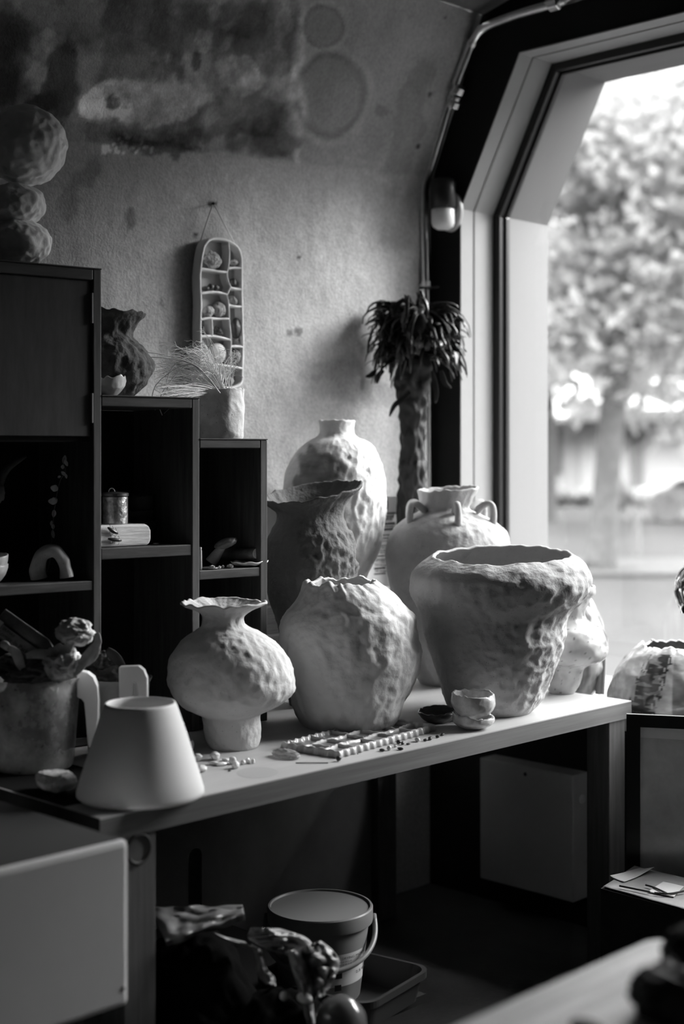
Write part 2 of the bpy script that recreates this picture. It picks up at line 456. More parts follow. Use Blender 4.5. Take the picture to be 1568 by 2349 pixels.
# bulkhead lamp
lp = thing('wall_lamp', 'small black lamp with white cap on the black wall beside the window', 'lamp', PY(1036, 492, 3.5))
lc = PY(1039, 488, 3.5); AX = (Vector((1,0,0)), UP, Vector((0,-1,0)))
mb = MB(); mb.lathe(lc, [(.0,0), (.040,0), (.046,.004), (.046,.018), (.040,.024), (0,.024)], 40, AX); o = mb.build('back_plate', mat('lamp_rim', .4, .4), lp, smooth=True)
for v in o.data.vertices: v.co.z *= 1.4
lc2 = lc + Vector((0,-.050,0))
mb = MB(); mb.lathe(lc2+Vector((0,0,.005)), [(.036,0), (.042,.004), (.042,.082), (.034,.095), (0,.098)], 32); mb.build('socket', mat('black_plastic', .015, .35), lp, smooth=True)
mb = MB(); mb.tube([lc, lc2+Vector((0,0,.05))], .016, 10); mb.build('bracket', MATS['black_plastic'], lp, smooth=True)
mb = MB(); mb.lathe(lc2+Vector((0,0,.006)), [(0,0), (.034,0), (.0375,-.004), (.0375,-.044), (.033,-.056), (.02,-.065), (0,-.068)], 32); mb.build('glass_cap', mat('opal_glass', .75, .3), lp, smooth=True)

# ================================================================ outside the window
mb = MB(); mb.bx((-60,3.94,-.3), (40,90,-.02))
tag(mb.build('pavement', mat('pale_pavement', .033, .95, nscale=.6, namt=.08, spec=.05), loc=(0,0,0)), kind='structure')
def strip(name, x0, x1, ya, yb, z, m, hgt=.0):
    q = [PT(x0, ya, z), PT(x1, ya, z), PT(x1, yb, z), PT(x0, yb, z)]
    m_ = MB(); m_.prism(q, (0,0,hgt or .03)); return m_.build(name, m, loc=(0,0,0))
lawn_m = mat('dry_lawn', .024, .95, nscale=1.5, namt=.5)
tag(strip('lawn', 800, 2300, 1326, 1288, -.02, lawn_m, .05), 'low grass verge around the foot of the tree outside', 'grass', kind='stuff')
# tree
tr_m = mat('bark', .075, .9, nscale=8, namt=.3)
TZ = 17.0
tree = thing('street_tree', 'leafy tree with slim trunk on the verge outside the window', 'tree', P(1380, 1308, TZ))
tk = [(1372,1316,44),(1378,1280,37),(1385,1200,33),(1392,1090,31),(1400,980,30),(1410,900,30),(1416,850,31)]
mb = MB(); mb.tube([P(x, y, TZ) for x, y, r in tk], [r*TZ/F for x, y, r in tk], 16)
for br in ([(1416,860,26),(1400,760,17),(1370,640,12),(1330,480,8),(1290,300,5)], [(1418,860,24),(1450,770,15),(1490,650,12),(1530,520,8),(1590,380,5)],
           [(1416,850,20),(1425,700,13),(1420,520,9),(1440,330,6),(1430,150,4)], [(1450,790,9),(1520,720,6),(1600,690,4)], [(1395,770,8),(1320,700,6),(1250,650,4)]):
    mb.tube([P(x, y, TZ+.1) for x, y, r in crom(br, 12)], [r*TZ/F for x, y, r in crom(br, 12)], 8)
mb.build('trunk', tr_m, tree, smooth=True)
rl = random.Random(11)
def leaves(n, cx, cy, Z, rx, ry, rz, size, thr, seed, low=0):
    m_ = MB(); k = 0; c0 = P(cx, cy, Z)
    while k < n:
        a = Vector((rl.gauss(0,.42), rl.gauss(0,.42), rl.gauss(0,.42)))
        if a.length > 1: continue
        p = c0 + RT*(a.x*rx) + FW*(a.y*rz) + UP*(a.z*ry)
        if noise.noise(p*.9+Vector((seed,0,0))) + .5*noise.noise(p*2.2) < thr: continue
        k += 1
        e1 = Vector((rl.uniform(-1,1), rl.uniform(-1,1), rl.uniform(-1,1))).normalized(); e2 = e1.orthogonal().normalized()
        s = size*rl.uniform(.5, 1.2)
        m_.add([p-e1*s, p+e2*s*.5, p+e1*s, p-e2*s*.5], [(0,1,2,3)])
    return m_
leaf_m = mat('tree_leaves', .25, .8, nscale=1.2, namt=.1)
_nt = leaf_m.node_tree; _b = [n for n in _nt.nodes if n.type == 'BSDF_PRINCIPLED'][0]; _o = [n for n in _nt.nodes if n.type == 'OUTPUT_MATERIAL'][0]
_t = nd(_nt, 'ShaderNodeBsdfTranslucent'); _t.inputs[0].default_value = (.36,.36,.36,1); _m = nd(_nt, 'ShaderNodeMixShader'); _m.inputs[0].default_value = .55
_nt.links.new(_b.outputs[0], _m.inputs[1]); _nt.links.new(_t.outputs[0], _m.inputs[2]); _nt.links.new(_m.outputs[0], _o.inputs[0])
leaves(13000, 1420, 430, TZ, 3.4, 2.75, 1.8, .11, -.12, 3).build('foliage', leaf_m, tree)
tr2 = thing('distant_tree', 'pale blurred tree behind the leafy tree, above the white roof', 'tree', P(1300, 1250, 30), 'trees beyond the street')
leaves(5200, 1240, 560, 30, 4.2, 4.0, 3, .22, -.12, 8).build('foliage', leaf_m, tr2)
mb = MB(); mb.tube([P(1250,1240,30), P(1255,1000,30), P(1245,600,30)], [.25,.2,.1], 10); mb.build('trunk', tr_m, tr2)
tr2['label'] = 'pale blurred tree left of the leafy tree, beside the window frame'
tr3 = thing('distant_tree', 'blurred tree at the right edge of the window, behind the leafy tree', 'tree', P(1600, 1250, 27), 'trees beyond the street')
leaves(5200, 1620, 560, 27, 3.6, 4.2, 3, .2, -.1, 28).build('foliage', leaf_m, tr3)
mb = MB(); mb.tube([P(1620,1230,27), P(1618,1000,27), P(1610,600,27)], [.25,.2,.1], 10); mb.build('trunk', tr_m, tr3)
# house across the street
BZ = 40.0
hs = thing('house', 'long low white house with pale roof across the street', 'building', P(1400, 1150, BZ))
hw = mat('house_wall', .32, .8); hd = mat('house_dark', .10, .8)
def hb(name, x0, y0, x1, y1, d0, d1, m):
    a = [P(x0, y1, BZ+d0), P(x1, y1, BZ+d0), P(x1, y0, BZ+d0), P(x0, y0, BZ+d0)]
    m_ = MB(); m_.prism(a, FW*(d1-d0)); return m_.build(name, m, hs)
hb('wall', 1100, 962, 2300, 1160, 0, 6, hw)
m_ = MB(); m_.prism([P(1305,950,BZ-1.0), P(2300,950,BZ-1.0), P(2300,868,BZ+3), P(1290,868,BZ+3)], UP*.15); m_.build('roof', mat('pale_roof', .15, .5), hs)
m_ = MB(); m_.prism([P(1000,968,BZ-1.6), P(1302,968,BZ-1.6), P(1290,900,BZ+2), P(1000,900,BZ+2)], UP*.15); m_.build('porch_roof', MATS['pale_roof'], hs)
hb('eave', 1308, 951, 2300, 966, -1.0, -.6, hd)
hb('door', 1450, 975, 1476, 1150, -.1, .1, hd)
hb('window', 1243, 985, 1290, 1085, -.1, .1, mat('house_glass', .1, .3))
hb('garage_door', 1330, 985, 1430, 1150, -.06, .06, mat('garage_white', .36, .7))
hedge_m = mat('hedge', .08, .95, nscale=1, namt=.5)
for (x, w, h, lab) in ((1245,26,14,'dark low shrub outside, nearest to the window frame'), (1280,26,20,'dark low shrub outside, left of the tree trunk'), (1330,30,16,'low shrub outside touching the left side of the tree trunk'),
                  (1420,22,32,'darkest shrub outside, just right of the tree trunk'), (1462,26,18,'low shrub outside under the house door')):
    m_ = MB(); c = P(x, 1150-h*.5, 34); m_.blob(c, (w/F*34, w/F*30, h*1.2/F*34), x, .3, 3, 3)
    tag(m_.build('shrub', hedge_m, loc=c, smooth=True), lab, 'shrub', 'low shrubs before the house')
# parked car
cz = 29.0
car = thing('parked_car', 'white car parked across the street at the right edge of the window', 'car', P(1640, 1182, cz))
cpl = [(1488,1160),(1488,1140),(1496,1128),(1530,1116),(1556,1098),(1600,1088),(1700,1088),(1740,1116),(1770,1124),(1776,1160)]
m_ = MB(); m_.prism([P(x, y, cz) for x, y in cpl], FW*1.7); m_.build('body', mat('car_paint', .22, .25), car, bevel=.05)
for cx_ in (1530, 1725):
    m_ = MB(); m_.lathe(P(cx_,1163,cz-.02), [(0,0),(.30,0),(.32,.05),(.32,.2),(0,.2)], 24, (RT, UP, FW)); m_.build('wheel', mat('tyre', .14, .8), car)
m_ = MB(); m_.prism([P(1540,1116,cz-.03), P(1562,1102,cz-.03), P(1690,1102,cz-.03), P(1700,1116,cz-.03)], FW*.02); m_.build('side_window', mat('car_glass', .04, .1), car)
m_ = MB(); m_.prism([P(x, y, cz-.01) for x, y in ((1492,1160),(1492,1150),(1776,1150),(1776,1160))], FW*1.6); m_.build('sill', MATS['tyre'], car)
# low white kerb wall and post
m_ = MB(); m_.tube([P(1461,1272,19.5), P(1460,1168,19.5)], .04, 10); tag(m_.build('street_post', mat('post_grey', .16, .7), loc=P(1461,1272,19.5)), 'thin grey post beside the street, right of the tree trunk', 'post')

# ================================================================ light, camera
w = bpy.data.worlds.new('overcast_sky'); S.world = w; w.use_nodes = True; nt = w.node_tree; nt.nodes.clear()
out = nd(nt, 'ShaderNodeOutputWorld'); bg = nd(nt, 'ShaderNodeBackground')
tc = nd(nt, 'ShaderNodeTexCoord'); sp = nd(nt, 'ShaderNodeSeparateXYZ'); cr = nd(nt, 'ShaderNodeValToRGB')
nt.links.new(tc.outputs['Generated'], sp.inputs[0]); nt.links.new(sp.outputs[2], cr.inputs[0]); nt.links.new(cr.outputs[0], bg.inputs[0]); nt.links.new(bg.outputs[0], out.inputs[0])
e = cr.color_ramp.elements
e[0].position = 0.0; e[0].color = (.024,)*3+(1,)
e[1].position = .80; e[1].color = (1,1,1,1)
k = e.new(.26); k.color = (.024,)*3+(1,)
k = e.new(.48); k.color = (.62,)*3+(1,)
bg.inputs[1].default_value = 8.5
sun = bpy.data.lights.new('bright_cloud_sun', 'SUN'); sun.energy = 2.3; sun.angle = math.radians(28); sun.color = (1,1,1)
so = bpy.data.objects.new('bright_cloud_sun', sun); COL.objects.link(so)
dirv = Vector((.52, 1.0, .58)).normalized()
so.rotation_euler = dirv.to_track_quat('Z', 'Y').to_euler(); so.location = (0, 8, 6)

cam = bpy.data.cameras.new('camera'); co = bpy.data.objects.new('camera', cam); COL.objects.link(co)
co.location = CAM; co.rotation_euler = (math.pi/2, 0, YAW)
cam.sensor_fit = 'VERTICAL'; cam.sensor_height = 36; cam.sensor_width = 24; cam.lens = 50
cam.shift_y = -(1174.5-HY)/2349
cam.clip_start = .05; cam.clip_end = 300
cam.dof.use_dof = True; cam.dof.focus_distance = 3.38; cam.dof.aperture_fstop = 1.8
S.camera = co
S.view_settings.view_transform = 'Standard'; S.view_settings.look = 'None'; S.view_settings.gamma = 1
S.view_settings.use_curve_mapping = False
S.view_settings.exposure = 1.6
# ================================================================ work table
ply = mat('birch_plywood', .40, .5, nscale=9, namt=.13, stretch=(1,.12,1), bump=.04, bscale=60, spec=.3)
ply_edge = mat('plywood_edge', .115, .6, nscale=16, namt=.30, stretch=(1,.1,3), spec=.2)
TX0, TX1, TY0, TY1 = -2.98, -2.083, 1.50, 3.195
tb = thing('work_table', 'pale plywood work table under the group of clay pots', 'table', ((TX0+TX1)/2, (TY0+TY1)/2, 0))
mb = MB(); mb.bx((TX0, TY0, .7475), (TX1, TY1, .75)); mb.build('tabletop', ply, tb)
mb = MB(); mb.bx((TX0, TY0, .706), (TX1, TY1, .7474)); mb.build('tabletop_edge', ply_edge, tb)
leg_m = mat('plywood_leg', .075, .6, nscale=14, namt=.25, stretch=(6,6,.4), spec=.2)
for x, y in ((TX1-.075, 1.556), (TX1-.075, 3.10)):
    mb = MB(); mb.bx((x, y, 0), (x+.07, y+.072, .706)); l = mb.build('leg', leg_m, tb, bevel=.002)
for x, y in ((TX0+.01, TY0+.02), (TX0+.01, TY1-.1)):
    mb = MB(); mb.bx((x, y, 0), (x+.07, y+.08, .706)); l = mb.build('leg', leg_m, tb, bevel=.002)
mb = MB(); mb.bx((-2.90, TY0+.12, .16), (-2.12, 2.42, .18)); mb.build('lower_shelf', mat('dark_board', .012, .75), tb)
# washer ring on the near leg
a = PX(318, 1948, TX1-.004); mb = MB()
mb.tube([a + Vector((0,1,0))*math.cos(t)*.026 + UP*math.sin(t)*.026 for t in [i*math.pi*2/24 for i in range(25)]], .004, 6, cap=False); mb.build('cable_ring', mat('dark_rubber', .02, .6), tb, smooth=True)
# slotted plywood panel behind the legs
panel_m = mat('slotted_panel', .11, .8, nscale=7, namt=.15, spec=.1)
mb = MB(); XP = -2.93
def slot_panel(y0, y1, z0, z1, slots):
    ys = sorted([y0, y1]+[s for a in slots for s in (a[0], a[1])])
    for i in range(len(ys)-1):
        ya, yb = ys[i], ys[i+1]
        sl = [s for s in slots if abs(s[0]-ya) < 1e-6]
        if not sl: mb.bx((XP-.009, ya, z0), (XP, yb, z1)); continue
        _, _, sb, st = sl[0]; r = (yb-ya)/2; yc = (ya+yb)/2
        if sb > z0: mb.bx((XP-.009, ya, z0), (XP, yb, sb))
        n = 14; arc = [(yc+r*math.cos(math.pi*k/n), st-r+r*math.sin(math.pi*k/n)) for k in range(n+1)]
        poly = [(yb, z1)] + arc[:] + [(ya, z1)]
        for k in range(n):
            a_, b_ = arc[k], arc[k+1]
            mb.prism([(XP, a_[0], a_[1]), (XP, b_[0], b_[1]), (XP, b_[0], z1), (XP, a_[0], z1)], (-.009,0,0))
        for (za, zb) in ((sb, st-r),): pass
s1a, s1b = PX(432, 2000, XP), PX(463, 2000, XP); s1t = PX(447, 1946, XP).z
s2a, s2b = PX(872, 1900, XP), PX(906, 1900, XP); s2t = PX(888, 1838, XP).z
slot_panel(1.64, 3.08, .0, .70, [(s1a.y, s1b.y, .06, s1t), (s2a.y, s2b.y, .06, s2t)])
tag(mb.build('slotted_panel', panel_m, loc=(XP, 2.3, 0)), 'dark plywood panel with tall rounded slots standing behind the table legs', 'panel')

# ================================================================ pots
clay = mat('raw_clay', .50, .8, nscale=14, namt=.10, bump=.22, bscale=120, spec=.2, speck=.45)
clay_g = mat('grey_clay', .39, .82, nscale=9, namt=.12, bump=.22, bscale=110, spec=.2, speck=.5)
clay_w = mat('white_clay', .58, .75, nscale=10, namt=.07, bump=.18, bscale=90, spec=.2)
clay_d = mat('dark_clay', .11, .85, nscale=10, namt=.2, bump=.4, bscale=100, spec=.25)
clay_t = mat('painted_clay', .70, .5, nscale=18, namt=.12, bump=.2, bscale=90, spec=.35, tone=True)
def dim_right(lo=.45, hi=1.0, c=.2):
    return lambda t, h: lo+(hi-lo)*sstep(-1.2, .2, math.cos(t-c))
clay_wt = mat('stained_white_clay', .60, .75, nscale=10, namt=.07, bump=.18, bscale=90, spec=.2, tone=True)
clay_h = mat('warm_grey_clay', .37, .8, nscale=14, namt=.12, bump=.2, bscale=120, spec=.2, speck=.45)
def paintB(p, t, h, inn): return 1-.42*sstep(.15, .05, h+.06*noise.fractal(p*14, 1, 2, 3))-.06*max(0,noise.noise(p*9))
# A mushroom bodied vase
A, _ = pot('bulbous_vase', clay, [(1383,410,611),(1389,424,600),(1400,450,577),(1413,463,563),(1426,464,561),(1438,461,568),(1450,446,590),(1470,420,622),(1500,399,651),(1535,389,668),(1566,386,674),(1592,392,672),(1614,406,655),(1632,428,629),(1644,452,604),(1650,461,600),(1675,465,600),(1700,470,598),(1718,476,594),(1724,480,590)],
    3.15, .75, dim=(46,.0052), low=(7,.004), fine=(55,.0012), seed=2, th=.010, wob=(.05,3), rip=.0022, dimfn=lambda t,h: .6+.4*sstep(-1,.3,math.cos(t)) if h > .28 else .55, rings=100, seg=160)
tag(A, 'pale bulbous vase with flared wavy rim and narrow foot, behind the lampshade', 'vase')
# B squat wide vase
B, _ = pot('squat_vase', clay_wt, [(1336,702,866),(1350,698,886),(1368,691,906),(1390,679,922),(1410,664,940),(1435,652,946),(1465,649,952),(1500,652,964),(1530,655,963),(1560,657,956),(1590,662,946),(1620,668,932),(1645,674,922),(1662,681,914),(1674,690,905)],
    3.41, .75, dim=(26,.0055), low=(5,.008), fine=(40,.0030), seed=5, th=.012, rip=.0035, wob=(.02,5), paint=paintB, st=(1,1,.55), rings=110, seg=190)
tag(B, 'squat wide white clay vase with torn rim, in the middle of the front row', 'vase')
# C large bowl
C, _ = pot('wide_clay_planter', clay_g, [(1275,990,1311),(1284,976,1326),(1298,958,1340),(1318,944,1349),(1340,940,1350),(1362,943,1342),(1382,953,1326),(1400,964,1308),(1420,969,1299),(1450,974,1296),(1480,981,1288),(1510,990,1278),(1540,998,1266),(1570,1008,1254),(1600,1018,1240),(1618,1026,1228),(1630,1036,1216)],
    3.59, .75, dim=(30,.0062), low=(6,.004), fine=(50,.0020), seed=9, th=.012, rip=.0022, tilt=(.012, 1.2), wob=(.02,4), dimfn=dim_right(.3,1.15,.1), rings=120, seg=220, st=(1,1,1.0))
tag(C, 'largest grey clay planter with wide mouth and bulging shoulder at the table corner', 'planter')
# D handled vase
Dz = 4.03
D, Drg = pot('handled_vase', clay_h, [(1122,955,1097),(1132,957,1092),(1150,960,1083),(1166,963,1076),(1174,958,1084),(1184,938,1108),(1200,915,1136),(1220,898,1158),(1245,888,1168),(1275,884,1172),(1310,886,1170),(1350,892,1164),(1400,904,1152),(1450,918,1138),(1500,934,1122),(1540,948,1108),(1566,957,1098),(1574,962,1094)],
    Dz, .75, dim=(44,.0046), low=(7,.003), fine=(60,.001), seed=13, th=.008, tilt=(.006,.6), rip=.002, dimfn=dim_right(.35,1.1,.2), seg=180, rings=110)
tag(D, 'round clay vase with six small loop handles around its neck, behind the planter', 'vase')
hc = P(1029, 1190, Dz)
for ang in (-1.45, -2.6, 2.55, 1.65, .62, -.42):
    dr = RT*math.cos(ang)+FW*math.sin(ang)
    r1, z1_ = .077, P(0,1166,Dz).z; r2, z2_ = .128, P(0,1196,Dz).z
    p0 = hc.copy() + dr*(r1+.004); p0.z = z1_-.008
    p3 = hc.copy() + dr*(r2); p3.z = z2_-.012
    pts = []
    for k in range(17):
        t = k/16
        q = p0.lerp(p3, t) + (UP*.9+dr*.45)*(.046*math.sin(math.pi*t)**.8)
        pts.append(q)
    mb = MB(); mb.tube(pts, [.0085+.002*abs(k-8)/8 for k in range(17)], 10); mb.build('handle', clay_h, D, smooth=True)
# E tall vase with dark patch
def paintE(p, t, h, inn):
    x, y, Z = proj(p)
    fr = math.sin(t) < .3
    v = 1.0
    if fr and not inn:
        n = 14*fbm(p.x*1+p.y, p.z, 22, 4)
        e1 = ell(x+n, y+n, 735, 1075, 56, 38, .1); e2 = ell(x+n, y+n, 700, 1105, 26, 42, 0); e3 = ell(x+n*.5, y, 716, 1040, 13, 24, -.4)
        e = min(e1, e2, e3)
        v *= 1-.66*sstep(1.15, .8, e)*(1+.3*fbm(p.y, p.z, 40, 7))
    return max(.2, v)
E_, _ = pot('tall_vase', clay_t, [(966,729,814),(972,731,812),(985,732,811),(996,730,813),(1004,722,822),(1016,700,846),(1040,677,866),(1075,658,880),(1110,651,884),(1150,650,884),(1190,654,881),(1230,661,876),(1270,672,866),(1310,686,848),(1350,700,830),(1400,716,812),(1450,728,798),(1500,735,790),(1560,740,786),(1572,742,784)],
    4.03, .75, dim=(42,.0065), low=(6,.003), fine=(50,.001), seed=17, th=.008, rip=.001, paint=paintE, dimfn=lambda t,h: (.35+.65*sstep(-.6,.3,math.cos(t)))*(0.12 if h>.93 else 1), st=(1,1,.6), seg=190, rings=120)
tag(E_, 'tallest pale dimpled vase with narrow neck and dark brushed patch, at the back', 'vase')
# F dark vase
Fz = 3.68
F_, _ = pot('dark_vase', clay_d, [(1128,600,832),(1137,606,824),(1147,616,808),(1158,626,798),(1170,633,790),(1185,634,787),(1200,630,792),(1215,622,799),(1235,614,806),(1262,610,812),(1290,609,815),(1320,610,811),(1350,612,802),(1380,620,790),(1410,630,778),(1450,642,762),(1500,652,752),(1560,660,744),(1606,664,740)],
    Fz, .75, dim=(42,.0085), low=(6,.003), fine=(45,.002), seed=21, th=.008, tilt=(.026,.75), rip=.003, wob=(.02,3), dimfn=lambda t,h: (.25+.9*sstep(-.3,.5,math.cos(t+.35)))*(1 if h<.82 else .25), seg=190, rings=110)
tag(F_, 'dark clay vase with wide flared rim, beside the step cabinet', 'vase')
# G glazed double bulge vase
def paintG(p, t, h, inn):
    v = 1
    a = (t+math.pi) % (2*math.pi) - math.pi
    n = fbm(t*1.3, p.z, 9, 3)
    if not inn:
        if .46 < h < .86: v *= 1-.85*sstep(.6, .25, abs(a+.35+.4*n))*sstep(.15, 0, abs(h-.60)-.08+.1*n)*(.45+.55*sstep(-.15,.15,noise.noise(Vector((p.x*60,p.y*60,p.z*130)))))
        v *= 1+.25*noise.fractal(p*26, 1, 2, 3)
        if noise.noise(p*170) > .52: v *= .35
    return max(.08, v)
glaze = mat('glazed_clay', .40, .25, nscale=12, namt=.1, bump=.06, tone=True, coat=.5)
G, _ = pot('glazed_vase', glaze, [(1345,1240,1362),(1360,1241,1361),(1374,1252,1350),(1392,1260,1342),(1412,1263,1338),(1428,1252,1349),(1445,1228,1378),(1465,1213,1390),(1482,1209,1393),(1500,1212,1390),(1517,1226,1377),(1528,1246,1352),(1538,1254,1337),(1560,1254,1331),(1580,1254,1325),(1595,1258,1316)],
    3.86, .75, dim=(22,.004), low=(8,.004), fine=(50,.0008), seed=31, paint=paintG, rip=.003, th=.008)
tag(G, 'glossy spotted vase with two bulges, right of the large planter at the table end', 'vase')
# G2 streaky vase on the sill
def paintS(p, t, h, inn):
    return max(.15, .85+1.0*noise.fractal(Vector((p.x*45, p.y*45, p.z*7)), 1, 2, 3))
G2, _ = pot('streaked_vase', glaze, [(1372,1296,1350),(1390,1290,1360),(1412,1286,1370),(1440,1276,1380),(1480,1268,1388),(1530,1270,1386),(1560,1278,1376),(1590,1288,1364),(1600,1292,1360)],
    4.1, .70, dim=(16,.006), low=(8,.006), seed=36, paint=paintS, rip=.006, th=.006, seg=90, rings=60)
tag(G2, 'streaked vase on the window sill, mostly hidden behind the glossy spotted vase', 'vase')
mb = MB()
for x0, w in ((1384, 9), (1376, 7)):
    pts = [(1386,1470),(1386,1500),(x0,1535),(x0-3,1570),(x0-5,1592)]
    mb.tube([P(x, y, 4.06) for x, y in crom(pts, 12)], [.004+.005*k/11 for k in range(12)], 7)
o = mb.build('drip_strands', mat('grey_strands', .3, .5), G2, smooth=True)
# H striped pot
def paintH(p, t, h, inn):
    if inn: return .6
    a = t % (2*math.pi)
    v = .8+.3*noise.fractal(Vector((p.x*22, p.y*22, p.z*40)), 1, 2, 3)
    u = (math.degrees(a)-360 if a > math.pi else math.degrees(a))
    edge = 7*fbm(t, p.z, 40, 6)
    for c, w_ in ((-128, 12), (-62, 16), (-12, 15), (38, 16), (95, 14), (150, 14)):
        dd = abs(u-c-14*(h-.5)+edge)
        if dd < w_ and h < .93: v *= .12 + .5*sstep(.12, .3, noise.fractal(Vector((p.x*28, p.y*28, p.z*95)), 1, 2, 2))
    if -108 < u < -76: v *= .75-.35*sstep(.75, .25, h)
    return max(.05, v)
H_, _ = pot('striped_pot', glaze, [(1481,1472,1634),(1488,1462,1644),(1500,1449,1657),(1520,1432,1674),(1545,1414,1690),(1572,1402,1702),(1600,1394,1710),(1618,1396,1708),(1632,1404,1700)],
    3.92, .70, dim=(20,.004), low=(8,.005), fine=(70,.001), seed=41, paint=paintH, rip=.004, th=.010, seg=220, rings=110)
tag(H_, 'round pale pot painted with dark stripes, on the window sill right of the table', 'pot')
# pale jar behind the dark vase
J, _ = pot('smooth_jar', mat('smooth_glaze', .66, .5, nscale=5, namt=.05), [(1150,566,622),(1160,560,628),(1180,548,640),(1220,540,648),(1270,538,650),(1320,544,644),(1360,552,636),(1385,560,628)], 4.0, P(0,1385,4.0).z, dim=(20,.001), low=(6,.001), fine=(50,.0003), rip=.001, seg=70, rings=40)
tag(J, 'smooth pale jar glimpsed between the cabinet and the dark vase', 'jar')

# the box/books are rebuilt as separate things below
paper = mat('white_paper', .62, .8, nscale=8, namt=.04)
bk = mat('book_cover', .40, .6); pg = mat('page_edges', .34, .9, nscale=120, namt=.45, stretch=(.1,.1,6)); ink = mat('black_ink', .015, .7)
za = P(0,1385,4.0).z
def book(y0, y1, z0, z1, mcov, lab):
    b = thing('book', lab, 'book', (-2.96, (y0+y1)/2, z0), 'books lying along the wall behind the pots')
    m_ = MB(); m_.bx((-3.035, y0, z0), (-2.915, y1, z0+.006)); m_.bx((-3.035, y0, z1-.006), (-2.915, y1, z1)); m_.bx((-3.035,y0,z0+.006),(-3.029,y1,z1-.006)); m_.build('cover', mcov, b)
    m_ = MB(); m_.bx((-3.029, y0+.004, z0+.0061), (-2.919, y1-.004, z1-.0061)); m_.build('pages', pg, b)
    return b
h = (za-.75)
zs = [.75, .75+h*.34, .75+h*.62, za]
book(2.15, 2.72, zs[0], zs[1], mat('book_dark', .05, .6), 'dark book lying lowest behind the dark vase')
book(2.15, 2.72, zs[1], zs[2], bk, 'grey book in the middle of the stack behind the dark vase')
book(2.15, 2.72, zs[2], zs[3], paper, 'pale book on top of the stack behind the dark vase')
# white box + printed card behind the tall vase
cb = PX(888, 1345, -2.95)
mb = MB(); mb.bx((-3.03, 2.95, .75), (-2.93, 3.21, cb.z)); bxo = mb.build('white_box', paper, loc=(-2.98, 3.08, .75), bevel=.003); tag(bxo, 'white box against the wall, under the printed card', 'box')
card = thing('printed_card', 'white card printed with black lines and a big numeral, behind the tall vase', 'card', (-2.96, 3.06, cb.z))
c0 = PX(838, 1140, -2.962); c1 = PX(912, 1140, -2.962)
mb = MB(); mb.bx((-2.968, c0.y, cb.z), (-2.962, c1.y, c0.z)); mb.build('card_sheet', paper, card)
mb = MB()
def bar(x0, y0, x1, y1):
    y0 -= .7; y1 += .7
    a, b = PX(x0, y1, -2.9615), PX(x1, y0, -2.9615); mb.bx((-2.9618, a.y, a.z), (-2.9612, b.y, b.z))
for (x0,y0,x1,y1) in ((878,1176,908,1179),(870,1199,905,1204),(870,1212,905,1217),(870,1226,900,1229),(870,1233,900,1236),(866,1240,900,1242),(866,1250,900,1253),(862,1274,882,1277),
                      (858,1291,884,1293),(858,1301,884,1306),(858,1314,884,1318)): bar(x0,y0,x1,y1)
rl2 = random.Random(3)
for yy in (1183,1187,1191,1207,1256,1262,1267,1282,1286,1296,1309):
    x = 860
    while x < 900:
        w_ = rl2.uniform(1.5, 5); bar(x, yy, x+w_, yy+1.6); x += w_+rl2.uniform(1,2.5)
mb.build('printed_lines', ink, card)
mb = MB(); text_on(mb, '0', .052, PX(877, 1172, -2.9612), Vector((0,1,0)), UP); mb.build('numeral', ink, card)

# ================================================================ step cabinet
C0 = PT(613, 1655)
UC = (RT*math.sin(math.radians(52.5)) + FW*math.cos(math.radians(52.5))).normalized()
NC = Vector((-UC.y, UC.x, 0))            # into the wall
def CP(x, y, d=0):                        # point on the cabinet front plane (pushed back by d) seen at x, y
    dr = FW + RT*((x-CX)/F); o = C0 + NC*d
    Z = (o-CAM).dot(NC)/dr.dot(NC)
    return P(x, y, Z)
def CU(x): return (CP(x, 1000)-C0).dot(UC)
def cpt(u, d, z): p = C0 + UC*u + NC*d; return Vector((p.x, p.y, z))
wood = mat('dark_cabinet_wood', .080, .5, nscale=22, namt=.45, stretch=(3,3,.25), spec=.35)
woodh = mat('dark_cabinet_rail', .062, .45, nscale=22, namt=.45, stretch=(.35,.35,3), spec=.4)
doorm = mat('cabinet_door_panel', .060, .42, nscale=30, namt=.22, stretch=(2,2,.35), spec=.3)
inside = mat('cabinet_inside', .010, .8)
DEP = .28
cab = thing('step_cabinet', 'dark wooden stepped cabinet of three open columns standing on the table', 'cabinet', cpt(-.37, .14, .75))
def cbox(name, u0, u1, d0, d1, z0, z1, m, bev=.002, par=None):
    c = cpt((u0+u1)/2, (d0+d1)/2, (z0+z1)/2)
    m_ = MB(); m_.box(c, (abs(u1-u0)/2, abs(d1-d0)/2, abs(z1-z0)/2), (UC, NC, UP)); return m_.build(name, m, par or cab, bevel=bev)
us = [(CU(214), CU(232.5)), (CU(440.5), CU(457.5)), (CU(597), CU(613))]
zt = [CP(232, 619).z, CP(457, 915).z, CP(610, 1009.5).z]
sh = [CP(214, 1332).z, CP(440, 1249).z, CP(597, 1301).z]; shb = [CP(214, 1354).z, CP(440, 1274).z, CP(597, 1322).z]
ulft = CU(214)-.42
z0 = .752
for i in range(3):
    a, b = us[i]
    cbox('side_panel', a, b, 0, DEP, z0, zt[i]-.0, wood)
cbox('side_panel', ulft-.017, ulft, 0, DEP, z0, zt[0], wood)
lefts = [ulft, us[0][1], us[1][1]]
